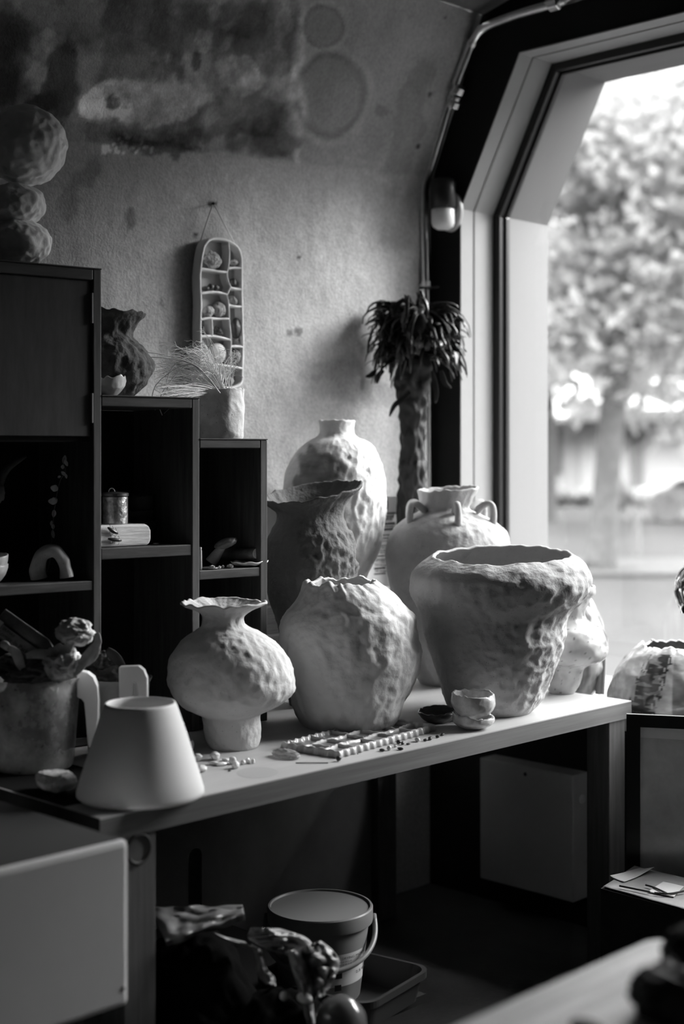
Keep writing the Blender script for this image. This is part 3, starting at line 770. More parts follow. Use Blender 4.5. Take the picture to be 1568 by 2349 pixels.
for i in range(3):
    L, R_ = lefts[i], us[i][0]
    th = (CP(R_ and [200,420,590][i], [600,915,1009][i]).z - CP([200,420,590][i], [626,937,1028][i]).z) if i else .024
    cbox('top_board', L+.0005, R_-.0005, 0, DEP, zt[i]-th, zt[i]-.0004, woodh)
    cbox('shelf', L+.0005, R_-.0005, .002, DEP, shb[i], sh[i], woodh)
    cbox('bottom_board', L+.0005, R_-.0005, .004, DEP, z0, z0+.018, woodh)
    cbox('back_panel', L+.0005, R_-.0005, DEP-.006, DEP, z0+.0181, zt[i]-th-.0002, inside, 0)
    cbox('top_cap', L+.0005 if i else ulft-.017, us[i][1], -.002, DEP, zt[i], zt[i]+.003, woodh, .001)
zd = CP(212, 1001).z; zd1 = CP(212, 636).z
dr_ = cbox('door', ulft+.002, us[0][0]-.004, .006, .022, zd, zt[0]-.0252, doorm, .0015)
for ya, yb in ((672, 741), (902, 970)):
    zz0, zz1 = CP(212, yb).z, CP(212, ya).z
    o = cbox('hinge', us[0][0]-.0035, us[0][0]-.0005, -.0015, .006, zz0, zz1, mat('hinge_brass', .45, .4, metal=.6), 0, dr_)
cbox('divider', ulft+.002, us[0][0]-.002, .02, DEP-.007, zd-.012, zd-.001, inside, 0)

# ---- things on the shelves
def on_sh(i, x, d): # a point on shelf i at column x, pushed back by d
    p = CP(x, 1000, d); return Vector((p.x, p.y, sh[i]+.0005))
# clay arch
ar = MB(); c = on_sh(0, 119, .05); pts = []; rr = []
k_ = (c-CAM).dot(FW)/F
for (x, y, r) in crom([(88,1328,20),(86,1308,19),(89,1288,17),(98,1270,16),(118,1262,16),(136,1270,15),(147,1290,14),(151,1310,15),(153,1325,16)], 40):
    q = c + RT*((x-119)*k_) + UP*((1332-y)*k_); pts.append(q); rr.append(r*k_)
ar.tube(pts, rr, 28)
for i_, v in enumerate(ar.v):
    v += Vector((1,1,1))*.0025*noise.noise(v*45) + FW*.001
zmin = min(v.z for v in ar.v)
for v in ar.v: v.z += sh[0]+.0008-zmin
tag(ar.build('clay_arch', mat('stone_glaze', .60, .45, nscale=14, namt=.35, bump=.15, speck=.6), loc=(c.x,c.y,sh[0]), smooth=True, subsurf=1), 'small pale clay arch on the left cabinet shelf', 'ornament')
# dried leafy twig
tw = thing('dried_twig', 'thin dried twig with small curled leaves leaning behind the clay arch', 'twig', on_sh(0, 112, .14))
Zt = (on_sh(0,112,.14)-CAM).dot(FW)
st = crom([(108,1313),(114,1290),(117,1262),(119,1235),(122,1205),(123,1180),(127,1155),(131,1130),(139,1100),(151,1082),(145,1065),(148,1050)], 50)
base_off = P(108, 1313, Zt).z-(sh[0]+.001)
mb = MB(); mb.tube([P(x, y, Zt) for x, y in st], .0009, 6); mb.build('stem', mat('dry_stem', .3, .8), tw, smooth=True)
lf = mat('dry_leaf', .75, .7)
ll = [(147,1054,5,10,.2),(152,1062,4,8,-.4),(144,1071,4,5,0),(146,1086,4,7,-.9),(151,1092,3,6,-.3),(136,1094,3,4,1.2),(126,1120,9,8,.3),(122,1150,10,8,.1),(125,1148,6,8,-.5),(123,1178,5,9,.1),(122,1208,4,6,0),(122,1225,4,10,-.15),(118,1200,3,6,.2)]
for x, y, w_, h_, a in ll:
    m_ = MB(); kk = Zt/F
    def lfn(u, v, x=x, y=y, w_=w_, h_=h_, a=a):
        s = (u-.5)*2*w_*math.sin(math.pi*min(.98,max(.02,v)))**.7; q = (v-.5)*2*h_
        px, py = x+s*math.cos(a)-q*math.sin(a), y+s*math.sin(a)+q*math.cos(a)
        return P(px, py, Zt)+FW*(abs(s)*kk*.9*(1 if x%2 else -1))
    m_.grid(lfn, 7, 9); m_.build('leaf', lf, tw, smooth=True, solid=.0006)
# curved branch at far left
def wpt(i, x, y, d): return CP(x, y, d)
mb = MB(); br = crom([(-30,1190,10),(0,1110,9),(10,1085,9),(25,1068,8),(45,1054,7),(60,1047,3)], 30)
mb.tube([CP(x, y, .16) for x, y, r in br], [r*3.1/F for x, y, r in br], 12)
br2 = crom([(-30,1190,10),(-45,1250,9),(-40,1345,8)], 14); mb.tube([CP(x, y, .16) for x, y, r in br2], [r*3.1/F for x, y, r in br2], 12)
for v in mb.v: v.z = max(v.z, sh[0]+.001)
tag(mb.build('curved_branch', mat('dull_branch', .10, .8, nscale=20, namt=.4), loc=CP(-40,1335,.16), smooth=True), 'dim curved branch at the left end of the cabinet shelf', 'branch')
mb = MB(); mb.blob(CP(-2, 1130, .12), (.013,.013,.022), 3, .3, 2, 3); 
mb.tube([CP(-4,1140,.12), CP(-12,1250,.12), CP(-14,1345,.12)], .0015, 6)
for v in mb.v: v.z = max(v.z, sh[0]+.001)
tag(mb.build('dried_seed_head', mat('seed_head', .22, .8), loc=CP(-14,1335,.12), smooth=True), 'dried seed head on a thin stalk at the left edge of the cabinet', 'dried flower')
# two pinch bowls at far left
def bowl(name, m, cx, yt, yb, wt, wb, Z, zb, seed, lab, grp=None, th=.004, tilt=(.004,1), dim=(60,.0016), rip=.001, full=0):
    f1, f2 = 1+.05*full, .86+.13*full
    rows = [(yt, cx-wt, cx+wt), (yt+(yb-yt)*.25, cx-wt*.98*f1, cx+wt*.98*f1), (yt+(yb-yt)*.55, cx-wt*f2, cx+wt*f2), (yt+(yb-yt)*.82, cx-(wt*.35+wb*.65)*(1+.15*full), cx+(wt*.35+wb*.65)*(1+.15*full)), (yb, cx-wb, cx+wb)]
    o, _ = pot(name, m, rows, Z, zb, dim=dim, low=(12,.002), fine=(60,.0006), wob=(.03,3), seed=seed, tilt=tilt, rip=rip, th=th, seg=72, rings=26, inner=.85)
    return tag(o, lab, 'bowl', grp)
Zb = (CP(-8,1330,.07)-CAM).dot(FW)
bowl_m = mat('cream_glaze', .62, .35, nscale=20, namt=.15, bump=.1, coat=.3)
bowl('pinch_bowl', bowl_m, -22, 1292, 1330, 38, 16, Zb, sh[0]+.001, 51, 'lower of the two pale pinch bowls at the left end of the cabinet shelf', 'bowls stacked at the left end of the shelf', tilt=(.006,2.2))
bowl('pinch_bowl', bowl_m, -20, 1276, 1312, 36, 15, Zb, sh[0]+.0165, 52, 'upper of the two pale pinch bowls at the left end of the cabinet shelf', 'bowls stacked at the left end of the shelf', tilt=(.004,1))

# middle column: block, tin, insects, dark bowls
zl = sh[1]
a = CP(347, 1256, .03); bz1 = CP(347, 1202, .03).z
ub = (a-C0).dot(UC); uL = us[0][1]+.002
blk = MB(); pr = []
hh = bz1-zl; r = .016
prof = [(uL+.0, 0), (ub-r*.7, 0), (ub-r*.2, .004), (ub, .014), (ub, hh-r), (ub-r*.3, hh-r*.3), (ub-r, hh), (uL, hh)]
blk.prism([cpt(u, .03, zl+.0006+z) for u, z in prof], NC*.085)
tag(blk.build('wooden_block', mat('pale_driftwood', .80, .8, nscale=60, namt=.25, stretch=(1,.3,3), bump=.2, bscale=90), loc=cpt((uL+ub)/2,.07,zl), bevel=.005), 'pale rounded wooden block on the middle cabinet shelf', 'block')
ins_m = mat('insect_shell', .03, .3, spec=.6)
for pts_, lab in (([(247,1210),(258,1218),(270,1224)], 'dark beetle clinging higher on the pale wooden block'), ([(248,1236),(262,1238),(278,1240)], 'dark beetle clinging lower on the pale wooden block')):
    t_ = thing('beetle', lab, 'insect', CP(pts_[1][0], pts_[1][1], .028), 'beetles on the wooden block')
    m_ = MB(); q = [CP(x, y, .024) for x, y in pts_]; qq = [q[0], q[0].lerp(q[1],.5), q[1], q[1].lerp(q[2],.6), q[2]]
    m_.tube(qq, [.0018,.0038,.0046,.0038,.0022], 12); m_.build('body', ins_m, t_, smooth=True)
    m_ = MB()
    for f_ in (.2,.5,.8):
        c_ = qq[0].lerp(qq[-1], f_)
        for s_ in (-1,1): m_.tube([c_, c_+UP*s_*.007-NC*.002, c_+UP*s_*.010+NC*.003], .0005, 5)
    m_.build('legs', ins_m, t_)
Zt2 = (CP(266,1198,.05)-CAM).dot(FW); kk = Zt2/F
tin = thing('lidded_tin', 'tarnished metal tin with lid on the pale wooden block', 'tin', P(264, 1200, Zt2))
tc_ = cpt((CP(264,1200,.065)-C0).dot(UC), .065, zl+.001+hh)
tm = mat('tarnished_metal', .55, .38, metal=.85, nscale=55, namt=.75, bump=.3, bscale=70)
mb = MB(); mb.lathe(tc_, [(0,0),(.027,0),(.029,.002),(.029,.062),(.027,.064),(0,.064)], 40); mb.build('body', tm, tin, smooth=True, auto=.6)
mb = MB(); mb.lathe(tc_+UP*.0645, [(0,0),(.031,0),(.031,.006),(.028,.008),(0,.010)], 40); mb.build('lid', mat('tin_lid', .16, .4, metal=.8), tin, smooth=True, auto=.6)
mb = MB(); q = tc_+UP*.072-RT*.008
mb.tube([q+RT*(.007*math.cos(t))+UP*(.010*math.sin(t)) for t in [math.pi*k/10 for k in range(11)]], .0014, 8); mb.build('lid_loop', tm, tin, smooth=True)
db = mat('dim_bowl', .08, .5)
for (cx_, yt_, yb_, w1, w2, dz, sd, lab) in ((325, 1196, 1238, 30, 16, 0, 61, 'lowest dark bowl of the dim stack behind the tin'), (322, 1170, 1200, 25, 13, 1, 62, 'middle dark bowl of the dim stack behind the tin'), (326, 1136, 1166, 20, 12, 2, 63, 'topmost dark bowl of the dim stack behind the tin')):
    Zq = (CP(cx_, 1200, .19)-CAM).dot(FW)
    zb = zl+.001+[0,.026,.050][dz]
    bowl('dark_bowl', db, cx_, yt_, yb_, w1+8, w2, Zq, zb, sd, lab, 'dark bowls stacked behind the tin', tilt=(.002,1))
# thin pale slip beside the block
mb = MB(); c = CP(358, 1247, .06); c.z = zl+.002; mb.blob(c, (.010,.006,.0015), 4, .1, 2, 2); tag(mb.build('pale_chip', bowl_m, loc=c, smooth=True), 'thin pale chip right of the wooden block', 'chip')
# mini ear on the cabinet edge
# right column: mushroom, log, shell dish, crystals, jar
zl = sh[2]
def onp(x, d, dz=0): p = CP(x, 1000, d); return Vector((p.x, p.y, zl+.0006+dz))
kk = (onp(520,.08)-CAM).dot(FW)/F
mu = thing('dried_mushroom', 'dull dried mushroom lying tilted on the right cabinet shelf', 'mushroom', onp(490, .08))
b0 = onp(484, .08, .010); t0 = b0+RT*(28*kk)+UP*(40*kk)
mb = MB(); mb.tube([b0, b0.lerp(t0,.4), b0.lerp(t0,.8), t0], [.0155,.013,.010,.009], 18); mb.build('stem', mat('mushroom_stem', .36, .5, nscale=30, namt=.3), mu, smooth=True)
mb = MB(); mb.blob(t0+RT*.006+UP*.004, (.032,.026,.012), 7, .12, 2, 4, Matrix.Rotation(math.radians(-20), 3, FW)); mb.build('cap', mat('mushroom_cap', .24, .55, nscale=30, namt=.3), mu, smooth=True)
dish = MB(); dc = onp(572, .035, .0)
for v_ in [0]:
    prof = [(0,.0),(.022,.001),(.034,.006),(.038,.012),(.036,.013),(.030,.008),(0,.004)]
    dish.lathe(dc, prof, 40)
for v in dish.v:
    t_ = (v-dc); u_ = t_.dot(UC); v += UC*u_*.35; v.z += .002*math.sin(8*math.atan2(t_.y,t_.x))*(t_.length/.04)
zmin = min(v.z for v in dish.v)
for v in dish.v: v.z += zl+.0006-zmin
tag(dish.build('shell_dish', mat('shell_white', .8, .35, coat=.3), loc=dc, smooth=True, subsurf=1), 'shallow pale shell dish under the cut log', 'dish')
lg = thing('cut_log', 'short cut log with pale end resting on the shell dish', 'log', dc+UP*.014)
e1 = onp(588, .020, .031); e0 = onp(514, .130, .024)
mb = MB(); mb.tube([e0.lerp(e1, k/8) for k in range(9)], [.0135+.0006*math.sin(k*2) for k in range(9)], 24, cap=True); mb.build('bark', mat('log_bark', .18, .7, nscale=30, namt=.4, bump=.3), lg, smooth=True, auto=.7)
ax_ = (e1-e0).normalized(); mb = MB(); mb.tube([e1+ax_*.0001, e1+ax_*.0012], .0125, 24); mb.build('cut_end', mat('cut_wood', .85, .7, nscale=80, namt=.15), lg)
cry = mat('crystal', .55, .2, coat=.5)
for (x, d, r_, sd, lab) in ((486,.018,(.009,.007,.006),1,'pale angular crystal below the mushroom stem'),(503,.02,(.005,.005,.004),2,'tiny clear chip between the crystal and the pale shard'),(527,.018,(.013,.006,.006),3,'pale flat shard lying in front of the log'),(511,.03,(.005,.004,.004),4,'small dull chip left of the pale shard')):
    c = onp(x, d, r_[2]*.75); mb = MB(); mb.blob(c, r_, sd, .2, 1.5, 1); tag(mb.build('crystal', cry, loc=onp(x,d)), lab, 'crystal', 'crystals on the right cabinet shelf')
mb = MB(); c = onp(478, .028, .0); mb.lathe(c, [(0,0),(.022,0),(.026,.003),(.020,.004),(0,.003)], 30); tag(mb.build('small_saucer', mat('dark_saucer', .12, .3, coat=.4), loc=c, smooth=True), 'small dark glossy saucer at the left of the right cabinet shelf', 'saucer')
mb = MB(); c = onp(459.5, .012, 0); mb.lathe(c, [(0,0),(.0035,0),(.004,.01),(.0035,.045),(.0025,.048),(.0032,.053),(0,.054)], 16); tag(mb.build('slim_vial', mat('vial', .35, .4), loc=c, smooth=True), 'slim pale vial standing against the divider of the right column', 'vial')

# ---- on top of the steps
# balls sculpture
zc = zt[0]+.0035
tot = thing('stacked_ball_sculpture', 'pale dented sculpture of three stacked clay balls on top of the cabinet', 'sculpture', CP(45, 604, .13))
ball_m = mat('plaster_white', .86, .8, nscale=12, namt=.08, bump=.2, bscale=80)
for (cx_, cy_, rx, ry, sd) in ((60,334,92,90,1),(35,470,68,47,2),(42,557,75,54,3)):
    Zq = (CP(cx_, 600, .13)-CAM).dot(FW); c = P(cx_, cy_, Zq)
    m_ = MB(); bm = bmesh.new(); bmesh.ops.create_icosphere(bm, subdivisions=6, radius=1)
    for v in bm.verts:
        p = v.co; k = Zq/F
        q = Vector((p.x*rx*k, p.y*rx*k, p.z*ry*k))
        q = q*(1+ .0)+ p*(scallop(q+noise.noise_vector(q*25)*.006, 44, sd)*.0055+.0035*noise.noise(q*36)+.0022*noise.noise(q*75) + .004*noise.noise(q*14+Vector((sd,0,0))))
        m_.v.append(c+q)
    m_.f = [tuple(v.index for v in f.verts) for f in bm.faces]; bm.free()
    if sd == 3:
        for v in m_.v: v.z = max(v.z, zc)
    m_.build('ball', ball_m, tot, smooth=True)
# dark pot on the second step
zc2 = zt[1]+.0035
Zq = 3.33
DP, _ = pot('dark_jug', clay_d, [(716,172,330),(722,174,326),(735,182,314),(752,188,304),(768,188,302),(780,178,312),(792,165,326),(810,154,340),(830,148,350),(848,148,347),(866,154,338),(885,164,322),(903,176,306)], Zq, zc2, dim=(42,.0085), low=(8,.004), fine=(50,.001), seed=71, rip=.0018, tilt=(-.004,0), th=.007, st=(1,1,.6), seg=130, rings=70)
tag(DP, 'dark crumpled clay pot on the second step of the cabinet', 'pot')
Zs = (CP(262,910,.045)-CAM).dot(FW)
bowl('small_bowl', bowl_m, 248, 868, 908, 42, 18, Zs, zc2, 73, 'small pale bowl on the second cabinet step before the dark pot', th=.003, tilt=(.004,0), rip=.002)
# cylinder pot on third step
zc3 = zt[2]+.0035
Zc_ = (CP(508,1005,.13)-CAM).dot(FW)
def paintC(p, t, h, inn): return .85+.25*fbm(t*2, p.z, 22, 2)
CPo, _ = pot('cylinder_pot', mat('matte_stoneware', .60, .75, nscale=14, namt=.16, bump=.25, speck=.7), [(895,441,561),(900,441,560),(920,442,560),(945,443,559),(975,445,558),(1000,447,556)], Zc_, zc3, dim=(22,.005), low=(8,.003), fine=(50,.001), seed=77, rip=.002, th=.007, tilt=(0,0), seg=120, rings=50)
tag(CPo, 'speckled cylindrical pot on the lowest cabinet step', 'pot')
# dried grass
rg_ = random.Random(5)
gr = MB()
for i in range(250):
    sx = 508+rg_.gauss(0, 9); sy = 905
    k = rg_.random()
    if i < 150: tx = rg_.uniform(352, 470); ty = 800+ (470-tx)*.28 + rg_.gauss(0,20) + rg_.random()**2*95*(1 if tx < 420 else 0)
    elif i < 185: tx = rg_.uniform(355, 400); ty = rg_.uniform(880, 925)
    else: tx = rg_.uniform(440, 560); ty = rg_.uniform(800, 870)
    mx_ = (sx+tx)/2-rg_.uniform(-5, 12); my = min(sy,ty)-rg_.uniform(2, 26) + (8 if tx < 400 else 0)
    my = max(my, 790) if ty > 830 else my
    d0 = Zc_; dz = rg_.gauss(-.05, .05) - (.10 if ty > 880 else 0)
    pts = []
    for s_ in range(11):
        t = s_/10
        x = (1-t)**2*sx+2*t*(1-t)*mx_+t*t*tx; y = (1-t)**2*sy+2*t*(1-t)*my+t*t*ty
        y += (t**3)*rg_.uniform(0, 6)
        pts.append(P(x, y, d0+dz*t))
    gr.tube(pts, [.0009*(1-.5*s_/10) for s_ in range(11)], 4, cap=False)
    if rg_.random() < .9:     # side hairs
        for _ in range(4):
            j = rg_.randint(5, 9); q = pts[j]
            gr.tube([q, q+RT*rg_.uniform(-.02,.004)+UP*rg_.uniform(-.012,.014)+FW*rg_.uniform(-.008,.008)], .0004, 3, cap=False)
for (x1,y1,x2,y2) in ((450,880,405,885),(440,850,442,893),(436,862,406,888)):
    gr.tube([P(x, y, Zc_-.06) for x, y in crom([(505,902),(465,868),(x1,y1),(x2,y2)], 10)], .0008, 5)
for (x2,y2) in ((372,953),(356,941),(390,905),(300,890),(310,878)):
    gr.tube([P(x, y, Zc_-.10) for x, y in crom([(505,902),(440,835),(x2+12,y2-70),(x2-8,y2-30),(x2,y2)], 14)], [.0011]*14, 5)
tag(gr.build('dried_grass', mat('dry_grass', .95, .7), loc=P(508,900,Zc_), smooth=True), 'wispy dried grass drooping left out of the cylindrical pot', 'dried grass')
# ================================================================ hanging organiser with stones
def oz(x, y): return 380+x/3.916, 440+y/3.915
OXF, OXB = -3.006, -3.040
org = thing('hanging_stone_box', 'white clay wall box of small compartments hanging from a nail by string', 'wall box', PX(505, 890, OXB))
def Of(x, y, X=OXF): px, py = oz(x, y); return PX(px, py, X)
outl = [(345,500),(375,450),(430,420),(530,430),(600,460),(650,505),(678,580),(682,700),(683,900),(688,1100),(694,1400),(688,1600),(686,1700),(640,1748),(560,1765),(450,1745),(385,1738),(345,1745),(322,1700),(318,1600),(316,1400),(312,1200),(318,1000),(308,800),(314,700),(326,590)]
oc = crom(outl+[outl[0]], 110)[:-1]
gl_w = mat('white_glaze', .74, .35, nscale=20, namt=.06, bump=.1, coat=.3)
gl_s = mat('grey_glaze', .42, .5, nscale=12, namt=.12)
front = [Of(x, y) for x, y in oc]; back = [Vector((OXB, p.y, p.z)) for p in front]
mb = MB(); mb.prism([Vector((OXB, p.y, p.z)) for p in front], (.006, 0, 0)); mb.build('back_plate', gl_s, org)
def wall_strip(ptsf, r, closed=False):
    m_ = MB(); n = len(ptsf); secn = 12; vs = []; fs = []
    for i, p in enumerate(ptsf):
        a = ptsf[(i-1) % n] if closed or i > 0 else p; b = ptsf[(i+1) % n] if closed or i < n-1 else p
        d = (b-a); d.x = 0; d.normalize(); nrm = Vector((0, -d.z, d.y))
        rr = r*(1+.25*noise.noise(p*60))
        prof = [(OXB+.004, -rr*.8), (OXF-.004, -rr*.85), (OXF-.001, -rr*.75), (OXF+.0015, 0), (OXF-.001, rr*.75), (OXF-.004, rr*.85), (OXB+.004, rr*.8)]
        for X, o in prof: vs.append(Vector((X+.0012*noise.noise(p*50), p.y, p.z)) + nrm*o)
    k = 7
    for i in range(n if closed else n-1):
        j = (i+1) % n
        for q in range(k-1): fs.append((i*k+q, j*k+q, j*k+q+1, i*k+q+1))
    if not closed: fs += [tuple(range(k)), tuple((n-1)*k+q for q in range(k))[::-1]]
    m_.add(vs, fs); return m_
wall_strip(front, .0056, True).build('outer_wall', gl_w, org, smooth=True)
divs = [[(562,455),(572,560),(562,680),(548,730),(560,800),(585,860),(548,920),(565,1000),(570,1140),(580,1250),(588,1380),(580,1450),(590,1560)],
        [(316,690),(400,702),(480,715),(550,722)], [(320,912),(430,900),(500,908),(548,922)], [(318,1150),(380,1136),(470,1140),(568,1140)],
        [(314,1300),(400,1296),(470,1302),(582,1330)], [(318,1540),(400,1550),(500,1556),(600,1572),(688,1585)], [(412,1140),(418,1220),(418,1296)],
        [(565,686),(620,682),(680,686)], [(582,862),(630,870),(682,878)], [(566,1016),(620,1028),(688,1032)], [(588,1390),(640,1388),(692,1394)]]
for d_ in divs:
    wall_strip([Of(x, y) for x, y in crom(d_, 26)], .0042).build('divider', gl_w, org, smooth=True)
nail = PX(489, 467, -3.03)
mb = MB(); mb.tube([PX(489,467,-3.05), PX(489,467,-3.012)], .0018, 8); mb.tube([PX(489,467,-3.012), PX(489,467,-3.010)], .004, 8)
tag(mb.build('nail', dark_steel, loc=nail), 'dark nail in the wall holding the string', 'nail')
mb = MB(); cord = [PX(460,552,-3.03), PX(474,510,-3.022), PX(488,469,-3.018), PX(491,468,-3.018), PX(513,512,-3.022), PX(536,556,-3.03)]
mb.tube(cord, .0021, 6); mb.build('string', mat('white_string', .75, .9), org, smooth=True)
pum = mat('pumice', .42, .95, nscale=70, namt=.45, bump=.8, bscale=140, speck=.75)
drk = mat('dark_stone', .055, .5, nscale=50, namt=.7, bump=.3); egg = mat('egg_stone', .52, .6); grs = mat('grey_stone', .26, .7, nscale=60, namt=.3)
sts = [(415,610,82,80,'pumice_stone',pum,'big porous pointed stone in the top left compartment of the wall box',1,.25),(606,636,32,30,'pumice_stone',pum,'small porous stone in the top right compartment of the wall box',2,.2),
       (360,868,30,22,'dark_pebble',drk,'leftmost dark pebble in the second left compartment of the wall box',3,.2),(402,856,26,30,'dark_pebble',drk,'middle dark pebble in the second left compartment of the wall box',4,.2),(448,862,26,28,'dark_pebble',drk,'right dark pebble in the second left compartment of the wall box',5,.2),
       (605,815,26,40,'dark_pebble',drk,'dark knobbly pebble in the second right compartment of the wall box',6,.2),(605,975,36,42,'stone_shard',grs,'pale triangular shard in the third right compartment of the wall box',7,.2),
       (380,1075,48,48,'pumice_stone',pum,'left part of porous stones in the third left compartment of the wall box',8,.2),(478,1058,56,68,'pumice_stone',pum,'porous speckled stone, right one in the third left compartment of the wall box',9,.22),
       (334,1245,16,36,'dark_pebble',drk,'small dark pebble in the narrow fourth compartment of the wall box',10,.15),(468,1248,40,40,'stone_shard',drk,'dark angular shard in the fourth middle compartment of the wall box',11,.3),
       (630,1225,40,92,'dried_pod',drk,'long dark curled pod in the tall right compartment of the wall box',12,.15),(642,1340,22,26,'ring_stone',grs,'small stone with a hole below the dark pod in the wall box',13,.1),
       (462,1450,82,92,'egg_stone',egg,'large smooth egg shaped stone in the wall box',14,.02),(632,1484,42,68,'striped_pebble',grs,'striped oval pebble right of the egg shaped stone',15,.04),
       (568,1700,36,40,'round_pebble',grs,'round grey pebble in the bottom compartment of the wall box',16,.06),(440,1660,70,60,'pumice_stone',egg,'pale stone behind the dried grass in the bottom compartment of the wall box',17,.12)]
for cx_, cy_, rx_, ry_, nm, m_, lab, sd, am in sts:
    c = Of(cx_, cy_, (OXF+OXB)/2+.004); k = .0006
    a = (Of(cx_+rx_, cy_, OXF)-Of(cx_-rx_, cy_, OXF)).length/2; b = (Of(cx_, cy_+ry_, OXF)-Of(cx_, cy_-ry_, OXF)).length/2
    mm = MB(); mm.blob(c, (min(.0125, a*.9), a*.97, b*.97), sd, am, 1.6, 3 if max(rx_, ry_) < 45 else 4, sharp=am*.8)
    if nm == 'ring_stone':
        mm = MB(); mm.tube([c + Vector((.004,0,0)) + Vector((0,1,0))*math.cos(t)*a*.62 + UP*math.sin(t)*b*.62 for t in [2*math.pi*i/20 for i in range(21)]], a*.36, 8, cap=False)
    if nm == 'stone_shard':
        for v in mm.v:
            q = v-c; f_ = q.z/b; v.y = c.y + q.y*(.75-.35*f_) - f_*a*.3
    if nm == 'pumice_stone' and sd == 1:
        for v in mm.v:
            q = v-c; f_ = q.z/b
            if f_ > 0: v.y = c.y + q.y*(1-.5*f_)
    tag(mm.build(nm, m_, loc=c, smooth=nm not in ('stone_shard',)), lab, 'stone', 'stones in the wall box')

def crumple(m_, c, r, seed, amp=.3, sc=2.2, sub=5):
    bm = bmesh.new(); bmesh.ops.create_icosphere(bm, subdivisions=sub, radius=1); off = Vector((seed*3.3, seed, seed*7.7)); vs = []
    for v in bm.verts:
        p = v.co*1.0; w_ = noise.noise_vector(p*1.3+off)*.5
        q = p*sc+off+w_
        f_ = 1 + amp*((1-2.6*abs(noise.noise(q)))*.6 + (1-2.6*abs(noise.noise(q*2.3)))*.28 + .14*(1-2.5*abs(noise.noise(q*5))))
        vs.append(Vector(c)+Vector((p.x*r[0], p.y*r[1], p.z*r[2]))*f_)
    fs = [tuple(v.index for v in f.verts) for f in bm.faces]; bm.free(); m_.add(vs, fs)
# ================================================================ dried plant hanging at the corner
PZ = 4.36
pl = thing('dried_palm_plant', 'dark dried palm-like plant with shaggy trunk tied to the conduit', 'dried plant', P(940, 1160, PZ))
dkl = mat('dark_leather_leaf', .016, .32, nscale=20, namt=.5, spec=.5); dkt = mat('dark_shaggy_trunk', .012, .7, nscale=30, namt=.7, bump=.6, bscale=60, stretch=(1,1,.3))
rows = crom([(700,940,970),(760,930,980),(830,912,988),(880,906,986),(940,916,976),(1000,919,971),(1060,917,974),(1120,914,976),(1200,912,974),(1300,916,972),(1420,924,966)], 120)
mb = MB()
def tfn(u, v):
    i = min(119, int(v*119)); y, xl, xr = rows[i]; t = 2*math.pi*u
    r = (xr-xl)/2*PZ/F; c = P((xl+xr)/2, y, PZ)
    rr = r*(1+.30*noise.noise(Vector((math.cos(t)*2, math.sin(t)*2, y/22)))+.22*(noise.voronoi(Vector((math.cos(t)*2.4, math.sin(t)*2.4, y/30)))[0][0]-.4))
    return c + (RT*math.cos(t)+FW*math.sin(t))*rr
mb.grid(tfn, 56, 120, closeu=True); mb.build('trunk', dkt, pl, smooth=True)
rp = random.Random(8)
def ribbon(m_, pts, w, nrm, curl=.3):
    pts = [Vector(p) for p in pts]; n = len(pts); o = len(m_.v); vs = []; fs = []
    for i, p in enumerate(pts):
        d = (pts[min(i+1,n-1)]-pts[max(i-1,0)]).normalized(); s = d.cross(nrm).normalized(); nn = s.cross(d)
        ww = w*math.sin(math.pi*(.12+.85*i/(n-1)))**.7
        vs += [p - s*ww + nn*ww*curl, p, p + s*ww + nn*ww*curl]
    for i in range(n-1):
        for q in (0,1): fs.append((i*3+q, i*3+q+1, (i+1)*3+q+1, (i+1)*3+q))
    m_.add(vs, fs)
mb = MB(); c0 = P(955, 735, PZ)
for i in range(420):
    az = rp.uniform(0, 2*math.pi); el_ = rp.uniform(-.2, .9); L = rp.uniform(.05, .150)
    d = RT*math.cos(az) + FW*math.sin(az)*.6
    dr_k = rp.uniform(.1,.75); cw = rp.uniform(-.02,.02)
    st_ = c0 + UP*rp.uniform(-.11, .03) + d*.02
    pts = []
    for k in range(9):
        t = k/8; pts.append(st_ + d*(L*(1-(1-t)**1.5)*(.95 if math.cos(az) > 0 else 1.0)) + FW.cross(UP)*cw*math.sin(5*t) + UP*(L*el_*.55*math.sin(math.pi*t*.8) - t*t*dr_k*L*1.1))
    for p in pts:
        p.x = max(p.x, -3.03); p.y = min(p.y, 3.47)
    ribbon(mb, pts, rp.uniform(.007,.014), (UP+d*.3+RT*rp.uniform(-.4,.4)).normalized(), rp.uniform(-.7,.7))
for pxs in ([(905,790),(880,740),(868,715),(858,713)], [(900,730),(915,695),(925,690),(945,706),(950,740)], [(880,850),(868,862),(864,880)], [(862,850),(850,862),(838,864)], [(940,900),(925,915),(905,930),(893,955)],
            [(1000,720),(1030,712),(1050,728),(1064,737)], [(1010,850),(1020,880),(1035,890)], [(990,850),(1000,900),(998,925)]):
    ribbon(mb, [P(x, y, PZ-.05) for x, y in crom(pxs, 10)], .008, (FW*-1+UP*.3).normalized(), .6)
crumple(mb, P(948,765,PZ), (.070,.050,.075), 77, .3, 2.4, 4)
mb.build('leaves', dkl, pl, smooth=True, solid=.0012)
mb = MB()
for pxs in ([(963,664),(960,690),(950,712)], [(966,666),(972,690),(968,712)], [(956,672),(962,700),(940,715)]):
    mb.tube([P(x, y, PZ-.01) for x, y in crom(pxs, 10)], .0035, 7)
mb.build('hanging_stalks', dkl, pl, smooth=True)
mb = MB(); q = PY(976, 661, 3.462)
mb.tube([q + Vector((math.cos(t), math.sin(t), 0))*.0175 for t in [2*math.pi*i/18 for i in range(19)]], .003, 6, cap=False)
mb.tube([q+RT*.012-FW*.02, q+RT*.04-FW*.03+UP*.001], .0038, 7)
mb.build('cable_tie', mat('black_cord', .01, .5), pl, smooth=True)

